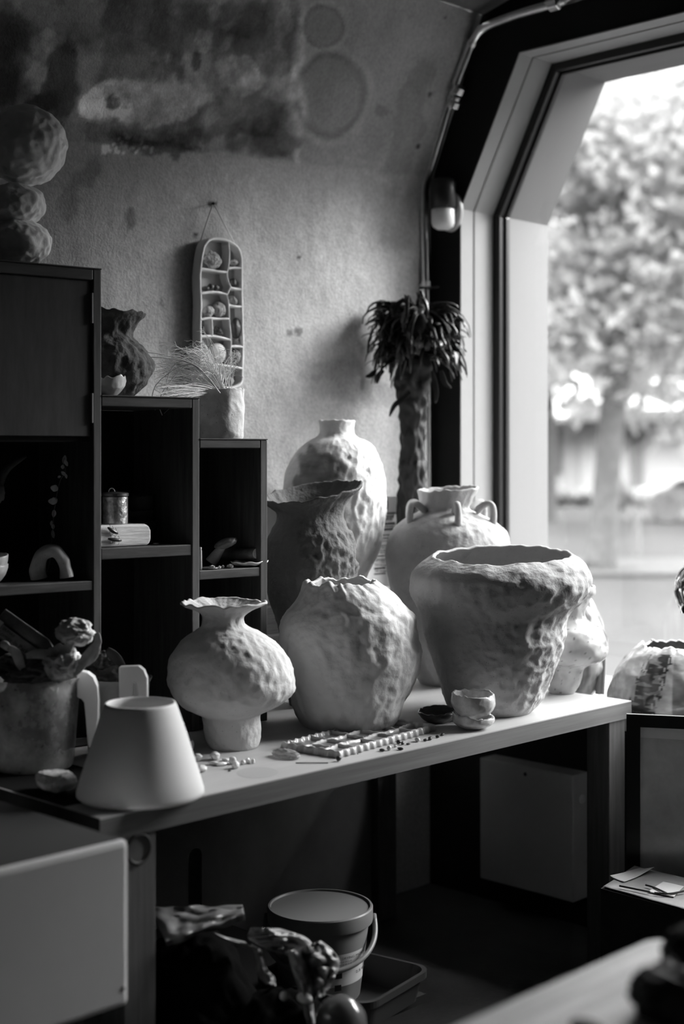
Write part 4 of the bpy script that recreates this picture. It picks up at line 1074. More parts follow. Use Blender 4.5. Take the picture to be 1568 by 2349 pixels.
# ================================================================ lampshade, jugs, sponge
ls = P(322, 1600, 2.70); ls.z = .7505
mb = MB(); mb.lathe(ls, [(.114,0),(.1205,.004),(.1203,.012),(.112,.040),(.1005,.075),(.0885,.115),(.0755,.152),(.0690,.171),(.0665,.1765),(.0635,.1770),(.0615,.1745),(.0660,.158),(.0850,.112),(.1080,.040),(.1150,.010),(.112,.004)], 96, closed=True)
lso = thing('lampshade', 'smooth white tapered lampshade standing at the near end of the table', 'lampshade', ls)
mb.build('shade', mat('shade_white', .72, .6, spec=.3), lso, smooth=True)
jug_m = mat('frosted_plastic', .45, .45, nscale=16, namt=.7, alpha=.46, spec=.4)
jug_m2 = mat('frosted_plastic_pale', .46, .45, nscale=9, namt=.3, alpha=.68, spec=.4)
jug_h2 = mat('frosted_handle_dull', .55, .4, spec=.4)
jug_h = mat('frosted_plastic_handle', .88, .4, spec=.4)
def jug(cx, Z, r, h, lab):
    c = P(cx, 1500, Z); c.z = .7505
    t_ = thing('measuring_jug', lab, 'jug', c)
    m_ = MB(); m_.lathe(c, [(0,0),(r*.80,0),(r*.84,.004),(r*.98,h-.012),(r*1.04,h-.003),(r*1.05,h),(r*1.01,h+.001),(r*.955,h-.012),(r*.81,.008),(0,.006)], 72)
    o = m_.build('body', jug_m if cx < 100 else jug_m2, t_, smooth=True, auto=.8); return t_, c
j1, jc1 = jug(75, 2.955, .100, .187, 'near plastic measuring jug full of crumpled film, left of the lampshade')
j2, jc2 = jug(268, 3.05, .072, .170, 'far plastic measuring jug holding dark cloth, behind the lampshade')
pr = [(186,1540),(200,1543),(214,1554),(223,1575),(226,1610),(225,1650),(218,1680),(207,1712),(203,1716),(200,1700),(196,1650),(192,1612),(186,1604),(176,1600),(176,1540)]
mb = MB(); mb.prism([P(x, y, 2.93) for x, y in pr], FW*.026); mb.build('handle', jug_h, j1, bevel=.003)
pr = [(272,1530),(318,1528),(330,1538),(337,1556),(338,1610),(322,1640),(318,1612),(312,1570),(306,1566),(300,1640),(272,1640)]
mb = MB(); mb.prism([P(x, y, 2.965) for x, y in pr], FW*.024); mb.build('handle', jug_h2, j2, bevel=.003)
# film in the near jug
film_m = mat('crumpled_film', .12, .3, nscale=14, namt=.6, spec=.6, bump=.2, bscale=30)
film_l = mat('pale_film', .6, .35, nscale=22, namt=.5, spec=.6, bump=.2, bscale=30)
fl = thing('crumpled_wrapping', 'crumpled dark plastic film stuffed into the near measuring jug', 'plastic film', jc1+UP*.02)
mb = MB(); crumple(mb, jc1+UP*.100, (.074,.074,.084), 3, .13, 3.2); crumple(mb, jc1+UP*.205, (.070,.065,.030), 4, .35)
mb.build('film', film_m, fl, smooth=True)
mb = MB(); Zf = 2.90
crumple(mb, P(172,1450,Zf), (.040,.030,.024), 8, .30, 1.5); crumple(mb, P(140,1520,Zf), (.040,.03,.030), 9, .36, 1.5)
mb.build('film_knot', film_l, fl, smooth=True)
mb = MB()
for pts_, w_ in (([(222,1452),(224,1475),(205,1500),(170,1545),(135,1560)], .010), ([(20,1485),(38,1500),(48,1525),(58,1545)], .010), ([(226,1470),(215,1505),(190,1530)], .008),
                 ([(120,1530),(140,1505),(160,1480),(150,1468)], .012), ([(60,1505),(90,1500),(125,1505),(150,1520)], .010), ([(0,1478),(12,1480),(22,1492)], .008)):
    ribbon(mb, [P(x, y, Zf-.02) for x, y in crom(pts_, 16)], w_, (FW*-1+UP*.2).normalized(), .45)
mb.build('film_folds', film_l, fl, smooth=True, solid=.001)
# foil packet
pk = thing('foil_packet', 'printed foil packet sticking out at the left of the near jug', 'packet', P(60, 1500, 2.92))
q = [P(12,1397,2.93), P(112,1468,2.91), P(150,1530,2.92), P(62,1512,2.92), P(-28,1446,2.94)]
mb = MB(); mb.prism([q[0],q[1],q[2],q[3],q[4]], FW*.006); mb.build('pouch', mat('foil', .16, .35, metal=.3, nscale=20, namt=.3, bump=.2), pk, bevel=.002)
ux = (P(66,1480,2.92)-P(4,1434,2.935)).normalized(); ux2 = (P(112,1468,2.91)-P(12,1397,2.93)).normalized(); uy = (P(12,1397,2.93)-P(-28,1446,2.94)).normalized()
def pq(a, b): return P(-28,1446,2.9345)+ux2*a+uy*b
mb = MB(); mb.prism([pq(.018,.004), pq(.106,.004), pq(.106,.030), pq(.018,.030)], FW*-.0015); mb.build('label', mat('packet_label', .26, .5, nscale=40, namt=.4), pk)
mb = MB(); mb.prism([pq(-.01,.0), pq(.016,.0), pq(.016,.034), pq(-.01,.034)], FW*-.0015); mb.build('label_tab', paper, pk)
mb = MB(); text_on(mb, 'Lomax-in Pack', .013, pq(.020,.008)-FW*.002, ux2, uy, -FW, .0005); text_on(mb, 'SIUMAX', .009, pq(.022,.021)-FW*.002, ux2, uy, -FW, .0005); mb.build('label_text', ink, pk)
# cloth in the far jug
cl = thing('dark_cloth', 'dark crumpled cloth in the far measuring jug', 'cloth', jc2+UP*.02)
mb = MB(); crumple(mb, jc2+UP*.09, (.058,.058,.075), 13, .08); crumple(mb, jc2+UP*.168-RT*.015, (.046,.05,.024), 14, .35); crumple(mb, jc2+UP*.198-RT*.030, (.022,.03,.022), 15, .4)
mb.build('cloth', mat('dark_fabric', .045, .7, nscale=30, namt=.7), cl, smooth=True)
mb = MB(); ribbon(mb, [P(x, y, 3.0) for x, y in crom([(245,1490),(262,1505),(276,1520),(286,1530)], 10)], .010, (FW*-1+UP*.3).normalized(), .5); mb.build('strap', mat('woven_strap', .04, .8), cl, smooth=True, solid=.002)
# sponge
sc_ = P(128, 1793, 2.735); sc_.z = .7505+.021
mb = MB(); mb.blob(sc_, (.046,.036,.021), 5, .10, 2.2, 5)
for v in mb.v: v.z = max(.7508, min(v.z, .7505+.036+.002*noise.noise(v*80)))
tag(mb.build('sponge', mat('sponge', .5, .95, nscale=90, namt=.35, bump=.8, bscale=160, speck=.6), loc=(sc_.x,sc_.y,.7505), smooth=True), 'round porous sponge at the table corner under the near jug', 'sponge')

# ================================================================ small things on the table
cup_m = mat('cup_glaze', .52, .3, nscale=30, namt=.35, bump=.15, coat=.4, speck=.6)
bowl('pinch_cup', cup_m, 1086, 1640, 1677, 47, 22, 3.36, .7505, 81, 'lower pale pinch cup of the two stacked before the large planter', 'pinch cups stacked before the planter', th=.006, tilt=(.004,2.5), rip=.0013, full=1)
bowl('pinch_cup', cup_m, 1084, 1592, 1636, 48, 25, 3.36, .7505+.027, 82, 'upper speckled pinch cup of the two stacked before the large planter', 'pinch cups stacked before the planter', th=.006, tilt=(.002,2), rip=.0013, full=1)
bowl('dark_dish', mat('dark_glaze', .07, .3, nscale=20, namt=.5, coat=.4), 1003, 1630, 1664, 44, 22, 3.44, .7505, 83, 'dark glossy bowl left of the two stacked pinch cups', None, th=.005, rip=.001)
# compartment tray
tA, tB, tC = PT(722,1706,.7505), PT(778,1740,.7505), PT(1002,1676,.7505)
tu = (tC-tB); tv = (tA-tB); Lu, Lv = tu.length, tv.length; tu.normalize(); tv = (tv - tu*tv.dot(tu)).normalized()
mb = MB(); NU, NV = 230, 74
def trf(a, b):
    u = -.0+a*1.0; v = b
    edge = min(u*Lu, (1-u)*Lu, v*Lv, (1-v)*Lv)
    sc1 = .0022*(math.sin(u*Lu*260)) if min(v, 1-v) < .1 else 0; sc2 = .0022*math.sin(v*Lv*230) if min(u, 1-u) < .04 else 0
    x = tB + tu*(u*Lu + (sc2 if u > .5 else -sc2)) + tv*(v*Lv + (sc1 if v > .5 else -sc1))
    if a in (0, 1) or b in (0, 1): return Vector((x.x, x.y, .7508))
    d = min(abs(edge-.0045), 99)
    for line in (.36, .68): d = min(d, abs(v-line+.03*math.sin(u*19))*Lv+.0003)
    row = 0 if v < .36 else (1 if v < .68 else 2); nU = (5, 6, 5)[row]
    uu = (u*nU+.3*row) % 1; d = min(d, min(uu, 1-uu)*Lu/nU)
    r_ = math.exp(-(d/.0042)**2)*(1 if edge < .009 else .72)
    h = .004 + .0110*r_*(1+.10*math.sin(u*Lu*260+v*40)+.10*noise.noise(x*40)) + .0008*noise.noise(x*60)
    if edge < .0045: h = max(h*min(1, .25+edge/.004), .003)
    return Vector((x.x, x.y, .7508+h))
mb.grid(trf, NU, NV)
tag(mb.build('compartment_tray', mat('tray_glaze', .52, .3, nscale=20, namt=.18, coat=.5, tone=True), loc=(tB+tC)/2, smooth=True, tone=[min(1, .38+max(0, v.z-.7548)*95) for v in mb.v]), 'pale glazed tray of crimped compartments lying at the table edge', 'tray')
peb_d = mat('pebble_dark', .035, .4, nscale=50, namt=.6); peb_p = mat('pebble_pale', .5, .4, coat=.3)
gpos = [(876,1723,.0075,.005,.003,0,'dark flat pebble, leftmost of those before the tray'),(892,1721,.0055,.005,.0055,1,'small boxy pale-sided pebble before the tray'),(906,1714,.004,.004,.003,1,'tiny pale chip between pebbles before the tray'),(914,1706,.006,.005,.0045,0,'round dark pebble touching another before the tray'),
        (923,1708,.006,.004,.004,0,'dark pebble right of the round dark pebble before the tray'),(918,1720,.0075,.005,.003,0,'flat dark pebble nearest the table edge'),(936,1708,.006,.004,.002,0,'thin dark pebble in the middle of the row'),(957,1701,.009,.005,.005,1,'pale glassy pebble in the row before the tray'),
        (975,1700,.005,.004,.003,0,'small dark pebble right of the pale glassy one'),(986,1697,.009,.005,.004,0,'long dark pebble near the right end of the tray'),(1003,1692,.005,.004,.003,0,'dark pebble below the pinch cups, left one'),(1014,1687,.007,.005,.003,0,'dark pebble below the pinch cups, right one'),
        (896,1667,.009,.005,.004,0,'dark pebble on the far side of the tray against the squat vase'),(820,1730,.0015,.0015,.001,0,'tiny crumb under the tray front')]
for i_, (x, y, a, b, c_, pal, lab) in enumerate(gpos):
    c = PT(x, y, .7505); c.z += c_*.9; mb = MB(); mb.blob(c, (a, b, c_), i_+3, .12, 1.6, 2 if a < .003 else 3, Matrix.Rotation(i_*1.3, 3, 'Z'))
    tag(mb.build('pebble', peb_p if pal else peb_d, loc=PT(x,y,.7505), smooth=True), lab, 'pebble', 'pebbles scattered around the tray')
c = PT(776, 1746, .7505); c.z += .0058; mb = MB(); mb.blob(c, (.0058,)*3, 2, .06, 2, 3); tag(mb.build('dark_bead', peb_d, loc=PT(776,1746,.7505), smooth=True), 'single round dark bead below the left end of the tray', 'bead')
mb = MB(); mb.tube([PT(678,1750,.7515), PT(700,1750,.752), PT(752,1750,.7515)], .0011, 6); tag(mb.build('thin_stick', peb_d, loc=PT(715,1750,.7505)), 'thin dark stick lying left of the bead', 'stick')
bits = [(440,1718,.006,.005,.011,'upright pale clay scrap next to the lampshade'),(452,1745,.010,.008,.009,'pale clay lump touching the lampshade'),(463,1770,.011,.010,.007,'pale clay disc nearest to the lampshade'),(493,1742,.014,.010,.009,'largest pale clay lump under the bulbous vase'),
        (490,1754,.012,.006,.004,'flat pale shard in front of the largest lump'),(508,1756,.013,.006,.004,'flat pale shard in the middle of the scraps'),(540,1762,.010,.008,.008,'bean shaped pale scrap in front'),(533,1752,.009,.007,.008,'pale scrap behind the bean shaped one'),
        (557,1753,.006,.005,.005,'small pale scrap right of the bean shaped one'),(568,1751,.005,.005,.006,'second small pale scrap from the right'),(580,1751,.005,.004,.005,'rightmost small pale clay scrap'),(518,1745,.008,.006,.003,'flat dull shard behind the scraps'),(526,1769,.003,.003,.0012,'tiny dark crumb in front of the scraps')]
for i_, (x, y, a, b, c_, lab) in enumerate(bits):
    c = PT(x, y, .7505); c.z += c_*.85; mb = MB(); mb.blob(c, (a, b, c_), i_+30, .22, 1.8, 3, Matrix.Rotation(i_*.9, 3, 'Z'))
    for v in mb.v: v.z = max(v.z, .7506)
    tag(mb.build('clay_scrap', peb_d if 'dark' in lab else gl_w, loc=PT(x,y,.7505), smooth=True), lab, 'clay scrap', 'clay scraps beside the lampshade')
mb = MB(); c = PT(655, 1737, .7505); c.z += .006; crumple(mb, c, (.030,.016,.009), 22, .4, 2.6, 4)
for v in mb.v: v.z = max(v.z, .7506)
tag(mb.build('film_scrap', mat('thin_film', .36, .35, alpha=.55), loc=PT(655,1737,.7505), smooth=True), 'small translucent crumpled film scrap between the scraps and the tray', 'plastic film')
# table stain
mb = MB(); c = PT(590, 1772, .7502); n_ = 40
mb.prism([c + RT*math.cos(t)*.042 + FW*math.sin(t)*.05 for t in [2*math.pi*i/n_ for i in range(n_)]], (0,0,.0001))
mb.build('water_stain', mat('stained_plywood', .35, .5), tb)

# black mat under the jugs
mb = MB(); mb.bx((TX0+.01, TY0+.004, .7501), (-2.20, 1.72, .7504))
tag(mb.build('black_mat', mat('black_mat', .008, .85, spec=.1), loc=(-2.5, 1.66, .7501)), 'black mat on the near end of the table under the jugs and sponge', 'mat')
mb = MB(); mb.bx((TX0, TY0-.0015, .706), (TX1-.001, TY0-.0001, .7495)); mb.build('end_edge', MATS['black_mat'], tb)
# ================================================================ white cabinet at lower left
kx = -1.9; e = PX(297, 1925, kx); zb = PX(297, 2306, kx).z
wb = thing('white_cabinet', 'white smooth cabinet box in front of the near end of the table', 'cabinet', (-2.2, .9, 0))
mb = MB(); mb.bx((-2.62, .25, zb), (kx, e.y, e.z)); mb.build('body', mat('white_laminate', .82, .45, nscale=2.5, namt=.06, spec=.4), wb, bevel=.010)
mb = MB(); mb.bx((-2.615, .25, e.z), (kx-.012, e.y-.012, e.z+.0015)); mb.build('top_mat', mat('dark_top', .06, .6), wb)
mb = MB(); mb.bx((-2.60, .28, 0), (kx-.06, e.y-.05, zb)); mb.build('plinth', mat('dark_plinth', .012, .8), wb)
q = PX(282, 2268, kx+.0005); mb = MB(); mb.lathe(q, [(0,0),(.0035,0),(.0035,.001),(0,.0012)], 12, (Vector((0,1,0)), UP, Vector((1,0,0)))); mb.build('screw_hole', ink, wb)

# grey wall box under the window
y0 = 3.425; a = PY(1100, 1742, y0); b = PY(1314, 1779, y0); zb_ = PY(1314, 2072, y0).z
gb = thing('grey_metal_box', 'grey metal box with lock on the low wall under the table end', 'metal box', ((a.x+b.x)/2, 3.46, zb_))
gm = mat('grey_enamel', .38, .45, nscale=5, namt=.08, spec=.4)
mb = MB(); mb.bx((a.x, y0, zb_), (b.x, 3.499, b.z)); mb.build('body', gm, gb, bevel=.004)
q = PX(1334, 1833, b.x+.0006); AXX = (Vector((0,1,0)), UP, Vector((1,0,0)))
mb = MB(); mb.lathe(q, [(0,0),(.013,0),(.013,.003),(.009,.004),(.009,.002),(.004,.002),(.004,.005),(0,.005)], 28, AXX); mb.build('lock', mat('lock_grey', .5, .35), gb, smooth=True, auto=.5)
q = PY(1204, 1776, y0-.0006); mb = MB(); mb.lathe(q, [(0,0),(.006,0),(.006,.0008),(0,.0008)], 18, (Vector((1,0,0)), UP, Vector((0,-1,0)))); mb.build('hole', ink, gb)

# cardboard box with papers
ZT = .39
K0 = PT(1377, 2037, ZT); K1 = PT(1453, 1988, ZT); K2 = K0+Vector((.55,-.02,0)); K3 = K1+Vector((.55,-.02,0))
cbx = thing('storage_box', 'dark storage box under the black framed glass, at lower right', 'box', (K0.x+.25, K0.y+.2, 0))
mb = MB(); lo = Vector((0,0,-ZT)); mb.prism([K0+lo, K2+lo, K3+lo, K1+lo], (0,0,ZT-.001)); mb.build('body', mat('dark_card', .018, .8, nscale=30, namt=.3), cbx)
mb = MB(); g0 = K0+Vector((.137,-.0015,-.052)); mb.bx(g0-Vector((0,.002,0)), g0+Vector((.30,.0,.050))); mb.build('printed_flap', mat('printed_card_side', .11, .7, nscale=16, namt=.6), cbx)
def sheet(pts, z, lab, m_, nm='paper_sheet', lift=.0):
    mm = MB(); P4 = [Vector((p.x, p.y, z)) for p in pts]
    def fn(u, v):
        p = P4[0].lerp(P4[1], u).lerp(P4[3].lerp(P4[2], u), v); p.z += .0015*noise.noise(p*14)+lift*max(0, (.25-u)*(.4-v))
        return p
    mm.grid(fn, 26, 20); return tag(mm.build(nm, m_, loc=(P4[0]+P4[2])/2, smooth=True, solid=.0006), lab, 'paper', 'papers on the storage box')
pap = mat('dull_paper', .30, .8, nscale=8, namt=.25)
sheet([K0+Vector((.004,.004,0)), K2, K3, K1+Vector((.002,0,0))], ZT+.003, 'large sheet of pale paper covering the storage box', pap)
sheet([PT(1398,2012,ZT+.004), PT(1430,2025,ZT+.004), PT(1500,2000,ZT+.004), PT(1470,1992,ZT+.004)], ZT+.006, 'small curled paper at the left corner of the storage box', paper, lift=.02)
sheet([PT(1485,2052,ZT), PT(1545,2064,ZT), PT(1568,2040,ZT), PT(1520,2030,ZT)], ZT+.0065, 'pale torn paper near the front edge of the storage box', paper)
mb = MB()
for pts_ in ([(1420,2032),(1450,2038),(1490,2046)], [(1480,2030),(1500,2036),(1530,2050)], [(1500,2048),(1535,2050),(1568,2044)]):
    mb.tube([PT(x, y, ZT+.010) for x, y in crom(pts_, 10)], .0022, 6)
tag(mb.build('dry_twigs', mat('twig_dark', .04, .8), loc=PT(1490,2042,ZT)), 'few thin dark twigs lying on the papers', 'twigs')

# black framed glass
FZ = 3.53; fd = (RT*.97-FW*.243).normalized(); fn_ = Vector((fd.y, -fd.x, 0))
if fn_.dot(FW) > 0: fn_ = -fn_
tl = P(1436, 1638, FZ); fzb = .002
fw_, fb = .46, .0335
fr = thing('framed_glass', 'black framed glass standing behind the storage box beneath the striped pot', 'framed glass', Vector((tl.x, tl.y, fzb))+fd*.23)
lean = fn_*.03
def fp(u, h, o=0):       # u along, h 0..1 up
    H_ = tl.z-fzb
    return Vector((tl.x, tl.y, fzb)) + fd*u + lean*(1-h/H_) + UP*h + fn_*o
H_f = tl.z-fzb
def fbar(u0, u1, h0, h1, nm, t=.012, o=0):
    m_ = MB(); m_.prism([fp(u0,h0,o), fp(u1,h0,o), fp(u1,h1,o), fp(u0,h1,o)], fn_*-t); m_.build(nm, MATS['black_frame'] if nm == 'frame_bar' else glm, fr)
glm = mat('painted_reflection_grey', .75, .12, nscale=5, namt=.3, spec=.5, coat=.5)  # mottled pale colour stands in for a blurred mirror reflection
fbar(0, fb, 0, H_f, 'frame_bar'); fbar(fw_-fb, fw_, 0, H_f, 'frame_bar'); fbar(fb, fw_-fb, H_f-fb*.92, H_f, 'frame_bar'); fbar(fb, fw_-fb, 0, fb, 'frame_bar')
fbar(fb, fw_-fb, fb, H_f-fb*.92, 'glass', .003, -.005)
m_ = MB(); m_.prism([fp(fb+.0005,H_f-fb*.92-.026,-.0045), fp(fw_-fb-.0005,H_f-fb*.92-.030,-.0045), fp(fw_-fb-.0005,H_f-fb*.92-.0005,-.0045), fp(fb+.0005,H_f-fb*.92-.0005,-.0045)], fn_*-.0004); m_.build('painted_reflection_band', mat('painted_reflection_white', .95, .6), fr)  # bright top of the reflection, painted as a pale strip
# chrome lamp
cl_ = thing('chrome_lamp', 'chrome domed lamp shade at the right edge beyond the pots', 'lamp', Vector((-1.12, 2.80, 0)))
cc = P(1618, 1350, 3.05); chrome = mat('chrome', .75, .06, metal=1)
Lx = (RT*.5 - UP*.85).normalized(); Ly = FW; Lz = Lx.cross(Ly).normalized()
prof = [(0,.066),(.02,.064),(.04,.054),(.056,.038),(.066,.016),(.069,-.006),(.069,-.03),(.066,-.03),(.064,-.004),(.052,.034),(.02,.058),(0,.060)]
mb = MB(); mb.lathe(cc, prof, 56, (FW, (UP*.35+RT*.94).normalized(), (UP*.94-RT*.35).normalized())); mb.build('lamp_shade', chrome, cl_, smooth=True)
top = cc+(UP*.94-RT*.35)*.064
mb = MB(); pole = Vector((-1.12, 2.80, 0))
mb.tube([top, top+UP*.05+RT*.02, Vector((pole.x, pole.y, top.z+.08)), Vector((pole.x, pole.y, top.z+.02)), Vector((pole.x, pole.y, .02))], .007, 10); mb.build('pole', chrome, cl_, smooth=True)
mb = MB(); mb.lathe(pole, [(0,0),(.11,0),(.11,.012),(.03,.02),(0,.022)], 36); mb.build('base', dark_steel, cl_)

# ================================================================ under the table
SZ = .1805
# tub
rimz = .245
R_ = PT(940, 2250, rimz); N_ = PT(842, 2308, rimz); Lq = PT(700, 2278, rimz)
ex = (R_-N_); ey = (Lq-N_).normalized(); ey = (ey - ex.normalized()*ey.dot(ex.normalized())).normalized()*.30; ex = ex.normalized()*max(ex.length, .26)
def rrect(o, ex, ey, s, z, r=.04, n=8):
    a, b = ex.length, ey.length; X_, Y_ = ex.normalized(), ey.normalized(); c = o+ex/2+ey/2; out = []
    for (sx, sy, t0) in ((1,1,0),(-1,1,90),(-1,-1,180),(1,-1,270)):
        for k in range(n+1):
            t = math.radians(t0+90*k/n)
            p = c + X_*(sx*(a/2-r)+r*math.cos(t))*s + Y_*(sy*(b/2-r)+r*math.sin(t))*s; p.z = z; out.append(p)
    return out
tubt = thing('dark_tub', 'shallow dark plastic tub with rolled rim under the white bucket', 'tub', N_+ex/2+ey/2-UP*(rimz-SZ))
mb = MB(); lv = [(.90, SZ), (.99, rimz-.004), (1.03, rimz), (1.03, rimz-.012), (1.035, rimz-.012), (1.035, rimz+.003), (.975, rimz+.003), (.885, SZ+.004)]
vs = []
for s_, z_ in lv: vs += rrect(N_, ex, ey, s_, z_)
k = 36; fs = [(i*k+j, i*k+(j+1)%k, (i+1)*k+(j+1)%k, (i+1)*k+j) for i in range(len(lv)-1) for j in range(k)] + [tuple(range(k)), tuple((len(lv)-1)*k+j for j in range(k))]
mb.add(vs, fs); mb.build('tub_body', mat('dark_tub_plastic', .03, .35, spec=.5), tubt, smooth=False)
# bucket
bz = P(735, 2075, 3.2).z; bc = P(734, 2075, 3.2); bc.z = SZ+.006; BH = bz-bc.z; br_ = 121*3.2/F
bu = thing('clay_bucket', 'pale plastic bucket with printed label and handle under the table', 'bucket', bc)
bpl = mat('bucket_plastic', .19, .4, spec=.4)
rb = br_*.74
mb = MB(); mb.lathe(bc, [(0,0),(rb,0),(rb+.002,.003),(br_*.93,BH-.030),(br_*.93,BH-.004),(0,BH-.004)], 72); mb.build('body', bpl, bu, smooth=True, auto=.6)
mb = MB(); mb.lathe(bc, [(br_*.95,BH-.034),(br_*.99,BH-.034),(br_,BH-.030),(br_,BH-.003),(br_*.985,BH),(br_*.95,BH),(br_*.94,BH-.003),(br_*.93,BH-.006),(br_*.915,BH-.004),(br_*.905,BH-.010),(0,BH-.011),(0,BH-.014),(br_*.94,BH-.014)], 80, closed=False); mb.build('lid', bpl, bu, smooth=True, auto=.5)
mb = MB(); mb.lathe(bc, [(0,BH-.0108),(br_*.895,BH-.0108),(br_*.895,BH-.0098),(0,BH-.0098)], 60); mb.build('lid_inset', mat('lid_inset', .055, .5), bu)
def bside(x, h, o=.0012):
    r0 = rb+.002+(br_*.93-rb-.002)*(h-.003)/(BH-.033)
    t = -math.acos(max(-1, min(1, (x)/r0))); r = r0+o
    p = bc + (RT*math.cos(t)+FW*math.sin(t))*r; return Vector((p.x, p.y, bc.z+h))
mpx = 3.1/F
x0, x1, h0, h1 = -6*mpx, 106*mpx*.93, .045, .118
mb = MB(); mb.grid(lambda u, v: bside(x0+(x1-x0)*u, h0+(h1-h0)*v), 24, 8); mb.build('label', mat('bucket_label', .55, .6), bu, smooth=True)
mb = MB()
def ctext(s_, size, x, h):
    vs, fs = text_mesh(s_, size); mb.add([bside(min(.098, x+v.x), h+v.y, .002) for v in vs], fs)
ctext('AIR DRYING MODELLING CLAY', .0075, 36*mpx, .106)
for i_, s_ in enumerate(('air dries in 24 hours, no kiln', 'keep the lid closed after use', 'store cool and dry')): ctext('- '*1+'. '*0+'lllll llll llllll lll llll', .0045, 42*mpx, .099-.006*i_)
ctext('2.5 KG', .009, 82*mpx, .066)
mb.build('label_text', ink, bu)
mb = MB()
for (a_, b_, c_, d_) in ((34,51,.064,.086), (34,49,.036,.050)):
    mb.grid(lambda u, v: bside((a_+(b_-a_)*u)*mpx, c_+(d_-c_)*v, .002), 6, 4)
for i_ in range(6): mb.grid(lambda u, v: bside((-2+20*u)*mpx, .074+i_*.0045+.003*v, .002), 6, 2)
mb.build('label_marks', ink, bu)
mb = MB(); pts = []
for k in range(41):
    t = math.pi*k/40; a_ = math.radians(12)-math.radians(204)*k/40
    rr = br_*1.045
    p = bc + (RT*math.cos(a_)*rr+FW*math.sin(a_)*rr); p.z = bc.z+BH-.030-.080*math.sin(t)**.75; pts.append(p)
mb.tube(pts, .0058, 8); mb.build('handle', bpl, bu, smooth=True)

# dark sacks and plastic bags
sack_m = mat('black_sack', .004, .98, spec=.02, nscale=10, namt=.4)
def sack(c, r, sd, nm, m_, lab, cat, zmin=SZ, sub=5, amp=.18, grp=None):
    mm = MB(); crumple(mm, c, r, sd, amp, 1.6, sub)
    for v in mm.v: v.z = max(v.z, zmin)
    return tag(mm.build(nm, m_, loc=Vector((c.x, c.y, zmin)), smooth=True), lab, cat, grp)
s1 = P(440, 2215, 2.80); s1.z = SZ+.11; sack(s1, (.13,.12,.15), 41, 'dark_sack', sack_m, 'dark sack under the folded plastic bag behind the table leg', 'sack')
s2 = P(640, 2330, 2.72); s2.z = SZ+.07; sack(s2, (.10,.10,.11), 42, 'dark_sack', sack_m, 'dark sack beneath the white plastic bag on the lower shelf', 'sack')
bag_m = mat('silver_bag', .20, .35, nscale=14, namt=.5, spec=.6, bump=.3, bscale=26)
fold = thing('folded_plastic_bag', 'folded pale plastic bag lying under the table behind the leg', 'plastic bag', P(450, 2120, 2.72))
mb = MB()
def fb_(u, v):       # quad in px
    a_, b_, c_, d_ = (340,2082), (556,2076), (560,2098), (380,2160)
    x = (a_[0]*(1-u)+b_[0]*u)*(1-v)+(d_[0]*(1-u)+c_[0]*u)*v; y = (a_[1]*(1-u)+b_[1]*u)*(1-v)+(d_[1]*(1-u)+c_[1]*u)*v
    w_ = 7*noise.noise(Vector((u*5, v*3, 2)))
    return P(x, y+w_, 2.82-.16*v+.03*noise.noise(Vector((u*6+3, v*4, 5))))
mb.grid(fb_, 50, 26); mb.build('upper_fold', bag_m, fold, smooth=True, solid=.0012)
mb = MB(); mb.grid(lambda u, v: fb_(u, 1)+(-UP*.012-FW*.004)*v*(1+.3*math.sin(u*9))+FW*.018*v, 40, 6); mb.build('lower_fold', bag_m, fold, smooth=True, solid=.0012)
wbag = mat('white_bag', .27, .35, nscale=10, namt=.4, spec=.6, bump=.35, bscale=20)
pb = thing('crumpled_plastic_bag', 'white crumpled plastic bag draped in front of the bucket', 'plastic bag', P(650, 2250, 2.68))
mb = MB()
def drape(path_l, path_r, Z, n=30, m_=16, amp=.012, sd=1):
    L_ = crom(path_l, n); R2 = crom(path_r, n)
    def fn(u, v):
        i = min(n-1, int(round(v*(n-1)))); x = L_[i][0]*(1-u)+R2[i][0]*u; y = L_[i][1]*(1-u)+R2[i][1]*u
        q = Vector((u*4+sd, v*5, sd)); r_ = (1-3*abs(noise.noise(q)))*.6+(1-3*abs(noise.noise(q*2.1)))*.3
        return P(x, y, Z-.035*math.sin(math.pi*u)+amp*r_*2)
    mb.grid(fn, m_, n)
drape([(575,2128),(568,2150),(590,2165),(620,2180)], [(640,2130),(700,2150),(716,2175),(690,2200)], 2.74, sd=1)
drape([(690,2175),(676,2190),(690,2230),(705,2262),(712,2300)], [(735,2158),(762,2180),(778,2206),(768,2240),(744,2284)], 2.68, sd=4)
drape([(576,2165),(588,2200),(590,2235),(610,2258)], [(600,2180),(610,2220),(628,2240),(632,2262)], 2.70, sd=7, n=20, m_=9)
drape([(490,2140),(520,2150),(560,2160)], [(495,2146),(540,2166),(590,2180)], 2.76, sd=9, n=14, m_=6)
drape([(660,2180),(668,2220),(690,2290),(700,2349)], [(690,2185),(712,2230),(716,2290),(722,2349)], 2.66, sd=12, n=26, m_=9)
mb.build('bag_film', wbag, pb, smooth=True, solid=.0015)
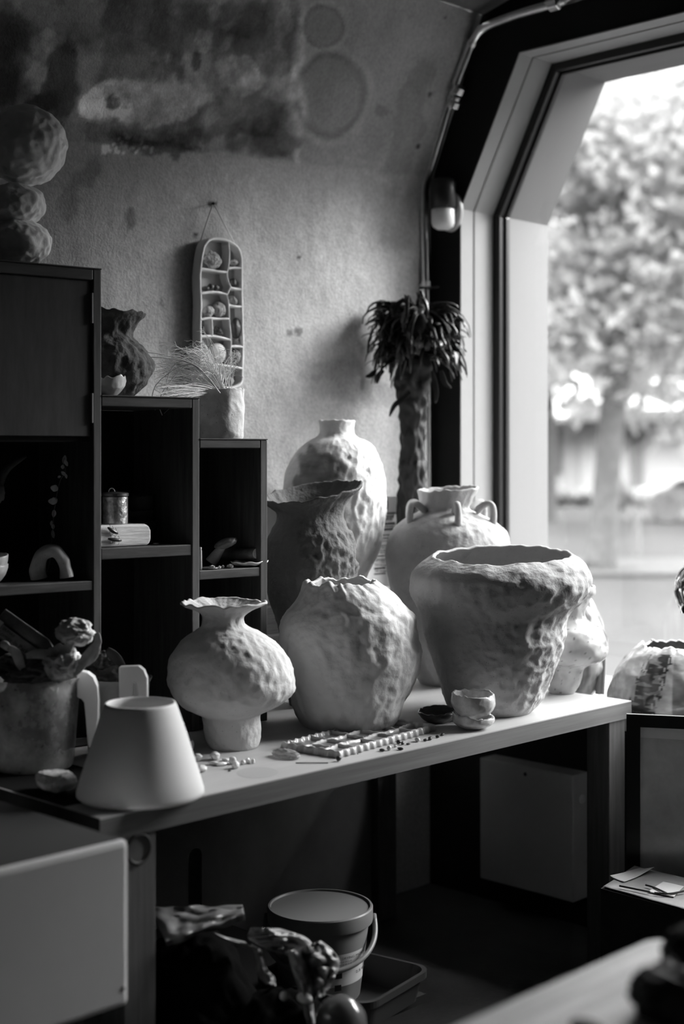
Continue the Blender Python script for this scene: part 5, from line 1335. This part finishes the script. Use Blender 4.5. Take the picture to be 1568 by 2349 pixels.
mb = MB(); crumple(mb, P(651,2285,2.64), (.008,.008,.009), 3, .1, 2, 3); crumple(mb, P(698,2290,2.63), (.016,.010,.009), 4, .2, 2, 3); mb.build('bag_knot', mat('bright_knot', .6, .4), pb, smooth=True)
mb = MB(); c = P(782, 2352, 2.60); mb.blob(c, (.048,.048,.055), 6, .06, 1.4, 4); tag(mb.build('glossy_bag', mat('glossy_grey', .12, .2, spec=.6, coat=.5), loc=c, smooth=True), 'glossy rounded grey bag at the bottom edge in front of the tub', 'bag')
mb = MB(); c.z = 0; mb.bx((c.x-.06, c.y-.06, 0), (c.x+.06, c.y+.06, P(782,2400,2.6).z)); tag(mb.build('black_crate', sack_m, loc=c), 'black crate under the glossy grey bag', 'crate')

# ================================================================ foreground table at lower right
fx, fy = -1.045, 1.665
ft = thing('front_table', 'blurred pale wooden table in the lower right foreground', 'table', (-.70, 1.1, 0))
mb = MB(); poly = []
r = .035
for k in range(9): t = math.radians(180-90*k/8); poly.append((fx+r+r*math.cos(t), fy-r+r*math.sin(t)))
poly += [(-.38, fy), (-.38, .55), (fx, .55)]
mb.prism([(x, y, .722) for x, y in poly], (0,0,.028)); mb.build('tabletop', mat('pale_pine', .80, .5, nscale=12, namt=.28, stretch=(3,.25,1)), ft, bevel=.003)
for x, y in ((fx+.05, fy-.09), (-.46, fy-.09), (fx+.05, .6), (-.46, .6)):
    mb = MB(); mb.bx((x, y, 0), (x+.05, y+.05, .722)); mb.build('leg', mat('pine_leg', .04, .6), ft)
gv = thing('dark_glove', 'dark crumpled cloth glove on the foreground table', 'glove', PT(1560, 2340, .7505))
mb = MB(); c = PT(1560, 2330, .7505); crumple(mb, c+UP*.022, (.050,.045,.030), 51, .30, 2, 5); crumple(mb, PT(1590,2255,.7505)+UP*.03, (.035,.03,.035), 52, .3, 2, 4)
for v in mb.v: v.z = max(v.z, .7506)
mb.build('cloth', mat('glove_dark', .02, .6, nscale=20, namt=.6), gv, smooth=True)
mb = MB(); c = PT(1345, 2362, .7505); c.z += .004; mb.blob(c, (.022,.016,.005), 3, .1, 2, 3); tag(mb.build('dark_scrap', MATS['glove_dark'], loc=c, smooth=True), 'flat dark scrap at the bottom edge of the foreground table', 'scrap')
